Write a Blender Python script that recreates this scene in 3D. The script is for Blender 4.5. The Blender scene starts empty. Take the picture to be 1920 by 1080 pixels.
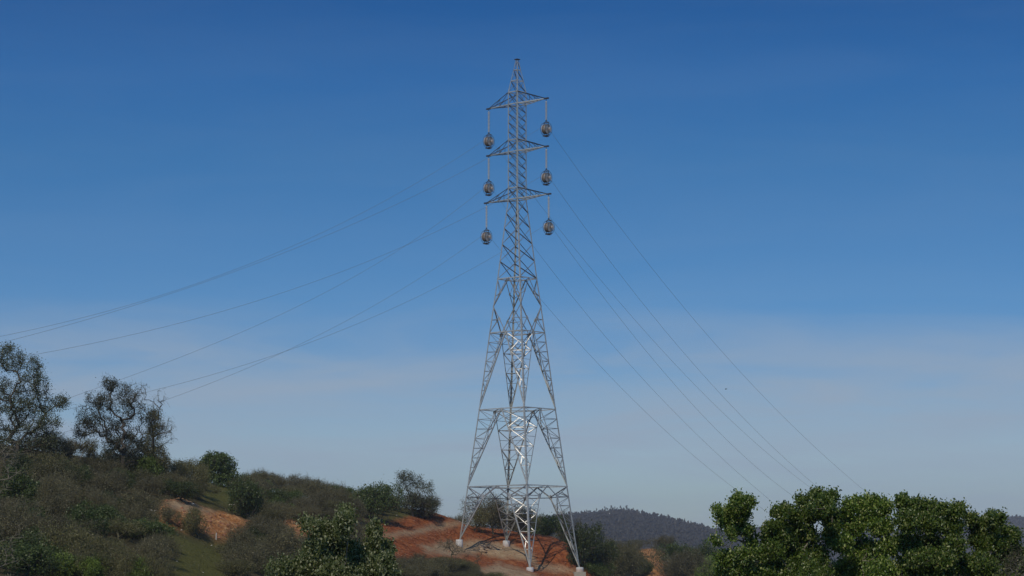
import bpy, math, random
import numpy as np
from mathutils import Vector, Matrix, noise as mnoise

random.seed(7)
RNG = np.random.default_rng(7)
S = bpy.context.scene
C = S.collection

# ------------------------------------------------------------------ camera
F = 4400.0                      # focal length in pixels of a 1920 wide picture
PITCH = math.atan(555.0 / F)
cam_d = bpy.data.cameras.new('camera')
cam_d.sensor_width = 36.0
cam_d.lens = F / 1920.0 * 36.0
cam_d.clip_start = 0.5
cam_d.clip_end = 20000.0
cam = bpy.data.objects.new('camera', cam_d)
cam.location = (0, 0, 0)
cam.rotation_euler = (math.pi / 2 + PITCH, 0, 0)
C.objects.link(cam)
S.camera = cam

# ------------------------------------------------------------------ light
SUN_EL = math.radians(44)
SUN_AZ = math.radians(-164)      # direction the light comes from, clockwise from +Y (behind the camera, a little left)
sx, sy, sz = math.sin(SUN_AZ) * math.cos(SUN_EL), math.cos(SUN_AZ) * math.cos(SUN_EL), math.sin(SUN_EL)
sun_d = bpy.data.lights.new('sun', 'SUN')
sun_d.energy = 3.1
sun_d.angle = math.radians(0.53)
sun_d.color = (1.0, 0.89, 0.75)
sun = bpy.data.objects.new('sun', sun_d)
sun.rotation_euler = Vector((sx, sy, sz)).to_track_quat('Z', 'Y').to_euler()
C.objects.link(sun)

W = bpy.data.worlds.new('World')
S.world = W
W.use_nodes = True
nt = W.node_tree
nt.nodes.clear()
N = nt.nodes.new
L = nt.links.new
out = N('ShaderNodeOutputWorld')
bg = N('ShaderNodeBackground')
L(bg.outputs[0], out.inputs[0])
SKY_STRENGTH = 0.10
bg.inputs[1].default_value = SKY_STRENGTH
tc = N('ShaderNodeTexCoord')
sky = N('ShaderNodeTexSky')
sky.sky_type = 'NISHITA'
sky.sun_disc = False
sky.sun_elevation = SUN_EL
sky.sun_rotation = SUN_AZ
sky.altitude = 300
sky.air_density = 1.0
sky.dust_density = 0.6
sky.ozone_density = 2.0
sep = N('ShaderNodeSeparateXYZ')
L(tc.outputs['Generated'], sep.inputs[0])
# the picture's clear winter sky deepens quickly above the horizon: read the sky a little higher up
mul = N('ShaderNodeMath'); mul.operation = 'MULTIPLY'; mul.inputs[1].default_value = 2.2
L(sep.outputs[2], mul.inputs[0])
comb = N('ShaderNodeCombineXYZ')
L(sep.outputs[0], comb.inputs[0]); L(sep.outputs[1], comb.inputs[1]); L(mul.outputs[0], comb.inputs[2])
nrm = N('ShaderNodeVectorMath'); nrm.operation = 'NORMALIZE'
L(comb.outputs[0], nrm.inputs[0])
L(nrm.outputs[0], sky.inputs[0])
ramp = N('ShaderNodeValToRGB')          # tint by elevation (sin of elevation)
cr = ramp.color_ramp
cr.interpolation = 'LINEAR'
SKYTINT = [(0.0, (0.74, 0.75, 0.74)), (0.0348, (0.82, 0.82, 0.79)), (0.0551, (1.04, 1.04, 0.98)), (0.0777, (0.96, 1.07, 1.09)), (0.1003, (0.66, 1.0, 1.19)), (0.1206, (0.52, 0.99, 1.26)), (0.1454, (0.44, 0.96, 1.28)), (0.179, (0.34, 0.92, 1.29)), (0.2123, (0.23, 0.83, 1.32)), (0.245, (0.125, 0.68, 1.21)), (0.55, (0.33, 0.78, 1.15)), (1.0, (0.5, 0.85, 1.1))]
while len(cr.elements) < len(SKYTINT):
    cr.elements.new(0.5)
for e, (p, c) in zip(cr.elements, SKYTINT):
    e.position = p
    e.color = (*c, 1)
L(sep.outputs[2], ramp.inputs[0])
tint = N('ShaderNodeMix'); tint.data_type = 'RGBA'; tint.blend_type = 'MULTIPLY'; tint.inputs[0].default_value = 1.0
L(sky.outputs[0], tint.inputs[6]); L(ramp.outputs[0], tint.inputs[7])
# thin cirrus veil: long horizontal streaks above the horizon
mp = N('ShaderNodeMapping'); mp.inputs['Scale'].default_value = (5.0, 5.0, 32.0); mp.inputs['Rotation'].default_value = (0, 0.10, 0)
L(tc.outputs['Generated'], mp.inputs[0])
cn = N('ShaderNodeTexNoise'); cn.inputs['Scale'].default_value = 1.6; cn.inputs['Detail'].default_value = 7; cn.inputs['Roughness'].default_value = 0.58; cn.inputs['Distortion'].default_value = 0.5
L(mp.outputs[0], cn.inputs[0])
cm = N('ShaderNodeMapRange'); cm.inputs['From Min'].default_value = 0.33; cm.inputs['From Max'].default_value = 0.62
L(cn.outputs[0], cm.inputs[0])
band = N('ShaderNodeValToRGB')
bc = band.color_ramp; bc.interpolation = 'B_SPLINE'
for i, (p, v) in enumerate([(0.0, 0.35), (0.05, 0.8), (0.086, 1.0), (0.108, 0.32), (0.125, 0.0)]):
    if i >= 2: bc.elements.new(p)
for e, (p, v) in zip(bc.elements, [(0.0, 0.35), (0.05, 0.8), (0.086, 1.0), (0.108, 0.32), (0.125, 0.0)]):
    e.position = p; e.color = (v, v, v, 1)
L(sep.outputs[2], band.inputs[0])
cmul = N('ShaderNodeMath'); cmul.operation = 'MULTIPLY'
L(cm.outputs[0], cmul.inputs[0]); L(band.outputs[0], cmul.inputs[1])
cmul2 = N('ShaderNodeMath'); cmul2.operation = 'MULTIPLY'; cmul2.inputs[1].default_value = 0.85
L(cmul.outputs[0], cmul2.inputs[0])
cmix = N('ShaderNodeMix'); cmix.data_type = 'RGBA'
CLOUD_COL = (4.1, 5.2, 6.6)
cmix.inputs[7].default_value = (*CLOUD_COL, 1)
L(cmul2.outputs[0], cmix.inputs[0]); L(tint.outputs[2], cmix.inputs[6])
L(cmix.outputs[2], bg.inputs[0])

S.view_settings.view_transform = 'Standard'
S.view_settings.look = 'None'
S.view_settings.gamma = 1.0
S.view_settings.exposure = -0.35
S.view_settings.use_curve_mapping = False
try:
    S.cycles.volume_bounces = 0
    S.cycles.max_bounces = 6
    S.cycles.transparent_max_bounces = 8
except Exception:
    pass

# ------------------------------------------------------------------ measuring helpers
cp, sp = math.cos(PITCH), math.sin(PITCH)
def P(px, py, Y):
    """world point at depth Y seen at pixel (px, py) of the 1920x1080 photograph"""
    cx, cy = (px - 960.0) / F, (540.0 - py) / F
    d = (cx, cp - cy * sp, sp + cy * cp)
    k = Y / d[1]
    return Vector((d[0] * k, Y, d[2] * k))
def project(X, Y, Z):
    """pixel of world points (arrays)"""
    a = Y * cp + Z * sp
    b = -Y * sp + Z * cp
    a = np.where(a < 0.1, 0.1, a)
    return 960 + F * X / a, 540 - F * b / a
def mpp(Y, z=0.0):
    return (Y * cp + z * sp) / F

def tag(o, label=None, cat=None, group=None, kind=None):
    if label: o['label'] = label
    if cat: o['category'] = cat
    if group: o['group'] = group
    if kind: o['kind'] = kind
    return o
def link(name, me, parent=None, loc=None):
    o = bpy.data.objects.new(name, me)
    C.objects.link(o)
    if parent is not None: o.parent = parent
    if loc is not None: o.location = loc
    return o
def empty(name, loc, label=None, cat=None, group=None):
    o = link(name, None, None, loc)
    o.empty_display_size = 0.3
    return tag(o, label, cat, group)
def mesh_np(name, verts, faces, mat=None, smooth=False, fsize=4):
    """faces: int array (n, fsize)"""
    verts = np.asarray(verts, dtype=np.float32).reshape(-1, 3)
    faces = np.asarray(faces, dtype=np.int32).reshape(-1, fsize)
    me = bpy.data.meshes.new(name)
    me.vertices.add(len(verts)); me.vertices.foreach_set('co', verts.ravel())
    me.loops.add(faces.size); me.loops.foreach_set('vertex_index', faces.ravel())
    me.polygons.add(len(faces))
    me.polygons.foreach_set('loop_start', np.arange(0, faces.size, fsize, dtype=np.int32))
    me.update(calc_edges=True)
    me.validate()
    if smooth: me.polygons.foreach_set('use_smooth', np.ones(len(faces), dtype=bool))
    if mat: me.materials.append(mat)
    return me
class MB:
    """collects polygons for one mesh"""
    def __init__(s): s.v = []; s.f = []
    def add(s, vs, fs):
        n = len(s.v)
        s.v += [tuple(v) for v in vs]
        s.f += [tuple(i + n for i in f) for f in fs]
    def box(s, c, d, R=None):
        vs = [Vector((x * d[0] / 2, y * d[1] / 2, z * d[2] / 2)) for x in (-1, 1) for y in (-1, 1) for z in (-1, 1)]
        if R is not None: vs = [R @ v for v in vs]
        s.add([v + Vector(c) for v in vs], [(0, 1, 3, 2), (4, 6, 7, 5), (0, 4, 5, 1), (2, 3, 7, 6), (0, 2, 6, 4), (1, 5, 7, 3)])
    def tube(s, pts, rads, n=8, cap=True):
        pts = [Vector(p) for p in pts]
        if not hasattr(rads, '__len__'): rads = [rads] * len(pts)
        base = len(s.v)
        for i, p in enumerate(pts):
            d = (pts[min(i + 1, len(pts) - 1)] - pts[max(i - 1, 0)]).normalized()
            a = d.cross(Vector((0, 0, 1)))
            if a.length < 1e-3: a = d.cross(Vector((1, 0, 0)))
            a.normalize(); b = d.cross(a)
            for k in range(n):
                t = 2 * math.pi * k / n
                s.v.append(tuple(p + (a * math.cos(t) + b * math.sin(t)) * rads[i]))
        for i in range(len(pts) - 1):
            for k in range(n):
                s.f.append((base + i * n + k, base + i * n + (k + 1) % n, base + (i + 1) * n + (k + 1) % n, base + (i + 1) * n + k))
        if cap:
            s.f.append(tuple(base + k for k in range(n))[::-1])
            s.f.append(tuple(base + (len(pts) - 1) * n + k for k in range(n)))
    def lathe(s, prof, origin, axis=(0, 0, 1), n=14):
        ax = Vector(axis).normalized()
        a = ax.cross(Vector((0, 0, 1)))
        if a.length < 1e-3: a = Vector((1, 0, 0))
        a.normalize(); b = ax.cross(a)
        base = len(s.v)
        for (r, h) in prof:
            for k in range(n):
                t = 2 * math.pi * k / n
                s.v.append(tuple(Vector(origin) + ax * h + (a * math.cos(t) + b * math.sin(t)) * r))
        for i in range(len(prof) - 1):
            for k in range(n):
                s.f.append((base + i * n + k, base + i * n + (k + 1) % n, base + (i + 1) * n + (k + 1) % n, base + (i + 1) * n + k))
        s.f.append(tuple(base + k for k in range(n))[::-1])
        s.f.append(tuple(base + (len(prof) - 1) * n + k for k in range(n)))
    def build(s, name, mat, parent=None, smooth=False, loc=None):
        me = bpy.data.meshes.new(name)
        me.from_pydata(s.v, [], s.f)
        me.materials.append(mat)
        if smooth:
            me.polygons.foreach_set('use_smooth', [True] * len(me.polygons))
        me.update()
        return link(name, me, parent, loc)

# ------------------------------------------------------------------ materials
def new_mat(name):
    m = bpy.data.materials.new(name)
    m.use_nodes = True
    t = m.node_tree
    return m, t, t.nodes['Principled BSDF']
def noise_node(t, scale, detail=5, rough=0.6, coord='Object', vec=None):
    n = t.nodes.new('ShaderNodeTexNoise')
    n.inputs['Scale'].default_value = scale
    n.inputs['Detail'].default_value = detail
    n.inputs['Roughness'].default_value = rough
    if vec is None:
        c = t.nodes.new('ShaderNodeTexCoord')
        vec = c.outputs[coord]
    t.links.new(vec, n.inputs[0])
    return n
def ramp_node(t, src, stops, interp='LINEAR'):
    r = t.nodes.new('ShaderNodeValToRGB')
    e = r.color_ramp.elements
    r.color_ramp.interpolation = interp
    while len(e) < len(stops): e.new(0.5)
    for el, (p, c) in zip(e, stops):
        el.position = p
        el.color = (*c, 1) if len(c) == 3 else c
    t.links.new(src, r.inputs[0])
    return r
def mix_rgb(t, fac, a, b, mode='MIX'):
    m = t.nodes.new('ShaderNodeMix'); m.data_type = 'RGBA'; m.blend_type = mode
    for sock, val in ((0, fac), (6, a), (7, b)):
        if hasattr(val, 'is_linked') or hasattr(val, 'links'):
            t.links.new(val, m.inputs[sock])
        elif sock == 0: m.inputs[0].default_value = val
        else: m.inputs[sock].default_value = (*val, 1)
    return m.outputs[2]
def math_node(t, op, a, b=None, c=None):
    m = t.nodes.new('ShaderNodeMath'); m.operation = op
    for i, v in enumerate((a, b, c)):
        if v is None: continue
        if hasattr(v, 'links'): t.links.new(v, m.inputs[i])
        else: m.inputs[i].default_value = v
    return m.outputs[0]
def bump(t, bsdf, h, strength=0.4, dist=0.1):
    b = t.nodes.new('ShaderNodeBump')
    b.inputs['Strength'].default_value = strength
    b.inputs['Distance'].default_value = dist
    t.links.new(h, b.inputs['Height'])
    t.links.new(b.outputs[0], bsdf.inputs['Normal'])

def mat_steel(name, base=(0.42, 0.43, 0.44), metallic=0.75, rough=0.34):
    m, t, b = new_mat(name)
    n = noise_node(t, 3.0, 4)
    r = ramp_node(t, n.outputs[0], [(0.3, tuple(x * 0.78 for x in base)), (0.7, tuple(min(1, x * 1.12) for x in base))])
    oi = t.nodes.new('ShaderNodeObjectInfo')
    k = math_node(t, 'MULTIPLY_ADD', oi.outputs['Random'], 0.3, 0.85)
    v = t.nodes.new('ShaderNodeVectorMath'); v.operation = 'SCALE'
    t.links.new(r.outputs[0], v.inputs[0]); t.links.new(k, v.inputs['Scale'])
    t.links.new(v.outputs[0], b.inputs['Base Color'])
    b.inputs['Metallic'].default_value = metallic
    rr = math_node(t, 'MULTIPLY_ADD', n.outputs[0], 0.18, rough - 0.09)
    t.links.new(rr, b.inputs['Roughness'])
    return m
M = {}
M['steel'] = mat_steel('galvanised_steel', (0.48, 0.50, 0.47), 0.35, 0.45)
M['brace'] = mat_steel('bracing_steel', (0.36, 0.365, 0.35), 0.45, 0.42)
M['darksteel'] = mat_steel('dark_shaded_steel', (0.075, 0.08, 0.09), 0.4, 0.5)  # dark fittings, plus lattice members coloured as if in shade
def simple(name, col, rough=0.7, metallic=0.0, var=0.25, scale=4.0, bmp=0.0, bdist=0.05):
    m, t, b = new_mat(name)
    n = noise_node(t, scale, 6, 0.65)
    r = ramp_node(t, n.outputs[0], [(0.3, tuple(x * (1 - var) for x in col)), (0.7, tuple(min(1, x * (1 + var)) for x in col))])
    t.links.new(r.outputs[0], b.inputs['Base Color'])
    b.inputs['Roughness'].default_value = rough
    b.inputs['Metallic'].default_value = metallic
    if bmp: bump(t, b, n.outputs[0], bmp, bdist)
    return m
M['concrete'] = simple('whitewashed_concrete', (0.62, 0.62, 0.60), 0.8, var=0.3, scale=2.5, bmp=0.3)
_t = M['concrete'].node_tree; _b = _t.nodes['Principled BSDF']
_src = _b.inputs['Base Color'].links[0].from_socket
_g = _t.nodes.new('ShaderNodeTexCoord'); _s = _t.nodes.new('ShaderNodeSeparateXYZ'); _t.links.new(_g.outputs['Generated'], _s.inputs[0])
_n = noise_node(_t, 5.0, 6, 0.7)
_m = math_node(_t, 'SUBTRACT', math_node(_t, 'MULTIPLY_ADD', _n.outputs[0], 1.1, 0.25), _s.outputs[2])
_r = ramp_node(_t, _m, [(0.0, (0, 0, 0)), (0.35, (1, 1, 1))])
_t.links.new(mix_rgb(_t, math_node(_t, 'MULTIPLY', _r.outputs[0], 0.55), _src, (0.33, 0.17, 0.09)), _b.inputs['Base Color'])
M['rawconcrete'] = simple('raw_concrete', (0.36, 0.33, 0.26), 0.85, var=0.12, scale=2.0, bmp=0.2)
M['insulator'] = simple('glass_insulator', (0.55, 0.58, 0.58), 0.3, var=0.1)
M['nylon'] = simple('worn_sheave_nylon', (0.20, 0.165, 0.14), 0.55, var=0.3)
M['aluminium'] = simple('sheave_aluminium', (0.50, 0.47, 0.43), 0.4, 0.6, var=0.2)
M['wire'] = simple('conductor_aluminium', (0.20, 0.21, 0.22), 0.6, 0.2, var=0.1)
M['rock'] = simple('pale_rock', (0.50, 0.47, 0.40), 0.85, var=0.25, scale=6, bmp=0.5)
M['rubble'] = simple('muddy_rubble', (0.36, 0.26, 0.17), 0.9, var=0.4, scale=5, bmp=0.5)
M['redrock'] = simple('soil_clod', (0.27, 0.12, 0.06), 0.95, var=0.3, scale=6, bmp=0.5)
M['bird'] = simple('black_feathers', (0.015, 0.014, 0.016), 0.5, var=0.2)
M['post'] = simple('bleached_post', (0.5, 0.48, 0.44), 0.8, var=0.2)

def mat_bark(name, a, b_):
    m, t, b = new_mat(name)
    n = noise_node(t, 9.0, 5)
    r = ramp_node(t, n.outputs[0], [(0.3, a), (0.7, b_)])
    t.links.new(r.outputs[0], b.inputs['Base Color'])
    b.inputs['Roughness'].default_value = 0.9
    return m
M['bark'] = mat_bark('grey_bark', (0.045, 0.038, 0.030), (0.10, 0.085, 0.068))
M['bark_pale'] = mat_bark('pale_bark', (0.13, 0.11, 0.085), (0.26, 0.23, 0.19))
M['twig'] = mat_bark('brown_twigs', (0.066, 0.063, 0.033), (0.120, 0.110, 0.064))
M['twig_pale'] = mat_bark('bleached_twigs', (0.11, 0.10, 0.072), (0.22, 0.20, 0.15))

def mat_leaf(name, stops, rough=0.5, trans=0.25, tcol=None, spec=0.5):
    m, t, b = new_mat(name)
    g = t.nodes.new('ShaderNodeNewGeometry')
    r = ramp_node(t, g.outputs['Random Per Island'], stops)
    oi = t.nodes.new('ShaderNodeObjectInfo')
    k = math_node(t, 'MULTIPLY_ADD', oi.outputs['Random'], 0.8, 0.62)
    v = t.nodes.new('ShaderNodeVectorMath'); v.operation = 'SCALE'
    t.links.new(r.outputs[0], v.inputs[0]); t.links.new(k, v.inputs['Scale'])
    t.links.new(v.outputs[0], b.inputs['Base Color'])
    b.inputs['Roughness'].default_value = rough
    b.inputs['Specular IOR Level'].default_value = spec
    if trans:
        tr = t.nodes.new('ShaderNodeBsdfTranslucent')
        vv = t.nodes.new('ShaderNodeVectorMath'); vv.operation = 'MULTIPLY'
        t.links.new(v.outputs[0], vv.inputs[0]); vv.inputs[1].default_value = tcol or (1.1, 1.35, 0.6)
        t.links.new(vv.outputs[0], tr.inputs[0])
        mx = t.nodes.new('ShaderNodeMixShader'); mx.inputs[0].default_value = trans
        t.links.new(b.outputs[0], mx.inputs[1]); t.links.new(tr.outputs[0], mx.inputs[2])
        t.links.new(mx.outputs[0], t.nodes['Material Output'].inputs[0])
    return m
M['leaf_green'] = mat_leaf('dark_green_leaves', [(0, (0.038, 0.060, 0.013)), (0.5, (0.060, 0.090, 0.020)), (1, (0.090, 0.122, 0.030))])
M['leaf_bright'] = mat_leaf('bright_green_leaves', [(0, (0.070, 0.11, 0.014)), (0.6, (0.12, 0.175, 0.024)), (1, (0.17, 0.22, 0.045))])
M['leaf_olive'] = mat_leaf('olive_leaves', [(0, (0.082, 0.084, 0.026)), (0.5, (0.112, 0.108, 0.036)), (1, (0.150, 0.140, 0.052))], trans=0.2)
M['leaf_brown'] = mat_leaf('dry_brown_leaves', [(0, (0.080, 0.076, 0.030)), (0.5, (0.112, 0.105, 0.044)), (1, (0.152, 0.140, 0.064))], trans=0.15, tcol=(1.1, 1.1, 0.55))
M['leaf_greyed'] = mat_leaf('grey_green_leaves', [(0, (0.036, 0.048, 0.018)), (0.5, (0.062, 0.078, 0.032)), (1, (0.100, 0.115, 0.055))], trans=0.2)
M['leaf_near'] = mat_leaf('glossy_broad_leaves', [(0, (0.036, 0.072, 0.010)), (0.5, (0.092, 0.150, 0.022)), (0.82, (0.17, 0.23, 0.040)), (1, (0.36, 0.38, 0.14))], rough=0.38, trans=0.33)
M['leaf_bush'] = mat_leaf('grey_green_broad_leaves', [(0, (0.09, 0.125, 0.036)), (0.5, (0.17, 0.205, 0.072)), (0.75, (0.27, 0.30, 0.14)), (1, (0.46, 0.48, 0.30))], rough=0.42, trans=0.35)
M['leaf_far'] = mat_leaf('far_forest', [(0, (0.014, 0.017, 0.012)), (0.5, (0.028, 0.029, 0.021)), (1, (0.055, 0.052, 0.038))], rough=0.8, trans=0)

# ------------------------------------------------------------------ tower geometry (measured levels)
TD = 264.0
ALPHA = math.radians(42)
U = Vector((math.cos(ALPHA), -math.sin(ALPHA), 0))      # arm axis, towards right and near
V = Vector((-math.sin(ALPHA), -math.cos(ALPHA), 0))     # line direction, towards left and near
TC = Vector(((969.9 - 960) * mpp(TD, 25), TD, 0))
LEV = [(112, 2.8, 0), (131.5, 7.0, 0.1), (152, 12.3, 0.2), (173.6, 17.4, 0.4), (196, 17.4, 0.4), (263, 17.4, 0.4), (353, 17.4, 0.4), (374, 17.6, 0.4),
       (523, 37.6, 5.3), (624, 52.5, 8.15), (768, 72.4, 12.6), (912.5, 94.1, 17.6), (1100, 122.2, 24.1)]
_z, _a, _b = [], [], []
for (y, h, m) in LEV:
    z = P(970, y, TD).z
    s = mpp(TD, z)
    _z.append(z); _a.append((h + m) / 2 / math.cos(ALPHA) * s); _b.append((h - m) / 2 / math.sin(ALPHA) * s)
_z, _a, _b = map(np.array, (_z, _a, _b))
o_ = np.argsort(_z)
_z, _a, _b = _z[o_], _a[o_], _b[o_]
def zl(y): return P(970, y, TD).z
def half(z): return float(np.interp(z, _z, _a)), float(np.interp(z, _z, _b))
CORN = {'near': (1, 1), 'right': (1, -1), 'far': (-1, -1), 'left': (-1, 1)}
def corner(c, z):
    sa, sb = CORN[c]
    a, b = half(z)
    p = TC + U * (sa * a) + V * (sb * b)
    return Vector((p.x, p.y, z))
FOOT_PY = {'near': 1064, 'right': 1064, 'far': 1014, 'left': 1012}
FOOT = {}
for c, py in FOOT_PY.items():
    z = zl(py)
    for _ in range(12):
        p = corner(c, z)
        q = project(np.array(p.x), np.array(p.y), np.array(p.z))[1]
        z += (float(q) - py) * 0.06
    FOOT[c] = corner(c, z)

# ------------------------------------------------------------------ terrain
GROUND_AT = {'near': 1071, 'right': 1084, 'far': 1024, 'left': 1034}   # pixel row where each footing meets the soil
CP = []
def cpx(px, py, Y): p = P(px, py, Y); CP.append((p.x, p.y, p.z))
for c in FOOT:
    f = FOOT[c]; px = float(project(np.array(f.x), np.array(f.y), np.array(f.z))[0])
    cpx(px, GROUND_AT[c], f.y)
# left hill
for (px, py, Y) in [
    (-250, 1090, 105), (-250, 980, 145), (-250, 880, 175), (-250, 810, 195), (-250, 800, 215),
    (0, 1092, 120), (0, 1030, 142), (0, 960, 162), (0, 900, 178), (0, 858, 194), (0, 846, 206), (0, 855, 240),
    (150, 1092, 128), (150, 1020, 150), (150, 960, 170), (150, 910, 188), (150, 876, 202), (150, 868, 212), (150, 880, 245),
    (310, 1092, 145), (330, 1040, 160), (340, 1010, 172), (330, 975, 184), (330, 945, 194), (320, 905, 208), (320, 888, 218), (320, 905, 250),
    (430, 1090, 160), (420, 1045, 175), (420, 1010, 188), (420, 985, 196), (420, 945, 212), (420, 920, 228), (430, 913, 238), (430, 932, 270),
    (520, 1090, 175), (520, 1035, 193), (520, 1000, 208), (520, 968, 226), (520, 938, 242), (520, 926, 252), (520, 948, 285),
    (620, 1090, 190), (620, 1040, 207), (620, 1005, 224), (620, 975, 240), (620, 948, 256), (620, 940, 264), (620, 960, 300),
    (700, 1090, 205), (700, 1045, 221), (700, 1012, 236), (700, 1006, 241), (710, 985, 248), (720, 962, 262), (720, 952, 272), (720, 985, 310),
    (770, 1090, 215), (770, 1050, 232), (770, 1016, 246), (770, 1000, 251), (775, 988, 256), (775, 970, 262), (790, 962, 272), (790, 990, 320),
    (840, 1092, 226), (840, 1058, 240), (840, 1000, 268), (845, 982, 278), (830, 966, 276), (850, 984, 290), (850, 1002, 330),
    (900, 1090, 238), (920, 1075, 246), (900, 1000, 282), (880, 986, 286), (900, 1003, 300),
    (960, 998, 290), (960, 1008, 305), (1000, 1006, 286), (1050, 1014, 282), (1085, 1034, 276), (1118, 1068, 268), (1060, 1030, 300),
    (1130, 1100, 268), (1150, 1120, 290), (1000, 1090, 246), (1080, 1092, 248),
    (1180, 1085, 310), (1200, 1060, 330), (1200, 1040, 350), (1200, 1032, 362), (1250, 1090, 300), (1250, 1065, 325), (1250, 1036, 355), (1250, 1030, 370),
    (1330, 1090, 305), (1330, 1060, 330), (1330, 1032, 360), (1330, 1040, 400), (1200, 1045, 400), (1420, 1090, 310), (1420, 1045, 360), (1420, 1060, 410),
    (1600, 1080, 330), (1600, 1070, 390), (1900, 1085, 330), (1900, 1075, 390)]:
    cpx(px, py, Y)
for (x, y, z) in [(-40, 0, -1.8), (0, 0, -1.7), (40, 0, -1.9), (-30, 40, -2.6), (0, 40, -2.8), (30, 40, -3.0), (0, 80, -4.5), (35, 80, -5), (-25, 80, -3),
                  (0, 130, -4.5), (10, 170, -3.5), (30, 170, -5), (60, 170, -7), (60, 230, -4), (25, 220, -2.5), (0, 190, -2.0), (60, 100, -6), (-60, 60, -1)]:
    CP.append((x, y, z))
CP = np.array(CP, dtype=float)
def _tps_u(r2): return np.where(r2 > 1e-9, 0.5 * r2 * np.log(r2 + 1e-12), 0.0)
_sc = 100.0
_n = len(CP)
_xy = CP[:, :2] / _sc
_d2 = ((_xy[:, None, :] - _xy[None, :, :]) ** 2).sum(-1)
_K = _tps_u(_d2) + np.eye(_n) * 2e-5
_Pm = np.hstack([np.ones((_n, 1)), _xy])
_A = np.block([[_K, _Pm], [_Pm.T, np.zeros((3, 3))]])
_w = np.linalg.solve(_A, np.concatenate([CP[:, 2], np.zeros(3)]))
def H0(x, y):
    """smooth terrain height"""
    x = np.asarray(x, float); y = np.asarray(y, float)
    sh = x.shape
    xf, yf = x.ravel(), y.ravel()
    res = np.empty_like(xf)
    for i in range(0, len(xf), 20000):
        xc = np.clip(xf[i:i + 20000], -80, 82); yc = np.clip(yf[i:i + 20000], -5, 410)
        q = np.stack([xc, yc], 1) / _sc
        d2 = ((q[:, None, :] - _xy[None, :, :]) ** 2).sum(-1)
        res[i:i + 20000] = _tps_u(d2) @ _w[:_n] + _w[_n] + q @ _w[_n + 1:]
    far = np.clip((yf - 400) / 150.0, 0, 1); far = far * far * (3 - 2 * far)
    res = res * (1 - far) + (-16.0) * far
    return res.reshape(sh)

def inpoly(px, py, poly, warp=0.0, seed=0.0):
    """signed-ish soft mask of a polygon, 1 inside"""
    poly = np.array(poly, float)
    if warp:
        px = px + warp * (np.sin(py * 0.31 + seed) + np.sin(py * 0.83 + px * 0.17 + seed * 3) * 0.6 + np.sin(px * 0.61 + seed) * 0.5)
        py = py + warp * 0.35 * (np.sin(px * 0.23 + seed * 2) + np.sin(px * 0.77 + py * 0.4 + seed) * 0.7)
    ins = np.zeros(px.shape, bool)
    dist = np.full(px.shape, 1e9)
    n = len(poly)
    for i in range(n):
        x1, y1 = poly[i]; x2, y2 = poly[(i + 1) % n]
        c = ((y1 > py) != (y2 > py)) & (px < (x2 - x1) * (py - y1) / (y2 - y1 + 1e-9) + x1)
        ins ^= c
        t = np.clip(((px - x1) * (x2 - x1) + (py - y1) * (y2 - y1)) / ((x2 - x1) ** 2 + (y2 - y1) ** 2 + 1e-9), 0, 1)
        d = np.hypot(px - x1 - t * (x2 - x1), py - y1 - t * (y2 - y1))
        dist = np.minimum(dist, d)
    return np.where(ins, dist, -dist)
def soft(d, w): return np.clip(d / w * 0.5 + 0.5, 0, 1)
DIRT = [[(685, 1012), (700, 986), (730, 978), (770, 969), (830, 963), (852, 977), (870, 978), (900, 984), (960, 993), (1000, 1001), (1060, 1008), (1082, 1030), (1105, 1050), (1122, 1066), (1112, 1092), (930, 1092), (900, 1064), (850, 1060), (800, 1052), (740, 1047), (690, 1040)]]
PALE = [[(690, 1007), (760, 996), (830, 981), (872, 978), (876, 983), (830, 992), (770, 1003), (690, 1014)],
        [(785, 1024), (840, 1016), (880, 1014), (960, 1020), (1000, 1038), (1008, 1062), (985, 1049), (940, 1046), (900, 1040), (840, 1042), (800, 1036)],
        [(1000, 1056), (1040, 1060), (1088, 1070), (1088, 1076), (1000, 1066)],
        [(900, 1068), (930, 1056), (975, 1066), (1004, 1078), (1004, 1094), (920, 1094)],
        [(306, 945), (340, 939), (372, 951), (402, 963), (392, 972), (350, 963), (318, 958)]]
ORANGE = [[(298, 960), (308, 942), (340, 938), (375, 953), (420, 968), (474, 984), (458, 1014), (420, 1017), (392, 1008), (360, 995), (330, 988), (300, 978)],
          [(528, 980), (570, 982), (640, 988), (660, 1005), (560, 1012), (540, 997)],
          [(1172, 1034), (1200, 1035), (1225, 1029), (1242, 1040), (1258, 1060), (1250, 1092), (1215, 1092), (1205, 1055)]]
GRASS = [[(262, 960), (300, 968), (312, 1000), (350, 1008), (420, 1014), (442, 1040), (425, 1092), (305, 1092), (330, 1045), (300, 1005)],
         [(370, 902), (430, 902), (450, 930), (444, 955), (380, 948)], [(20, 868), (90, 866), (170, 880), (170, 902), (60, 897)],
         [(725, 958), (790, 956), (800, 966), (730, 976)], [(560, 958), (640, 966), (640, 980), (560, 975)]]
def vnoise(x, y, seed=0):
    """cheap value noise, arrays"""
    xi = np.floor(x).astype(np.int64); yi = np.floor(y).astype(np.int64)
    fx = x - xi; fy = y - yi
    fx = fx * fx * (3 - 2 * fx); fy = fy * fy * (3 - 2 * fy)
    def h(a, b):
        n = (a * 374761393 + b * 668265263 + seed * 974634777) & 0x7fffffff
        n = ((n ^ (n >> 13)) * 1274126177) & 0x7fffffff
        return ((n ^ (n >> 16)) & 0xffff) / 65535.0
    return (h(xi, yi) * (1 - fx) + h(xi + 1, yi) * fx) * (1 - fy) + (h(xi, yi + 1) * (1 - fx) + h(xi + 1, yi + 1) * fx) * fy
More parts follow.
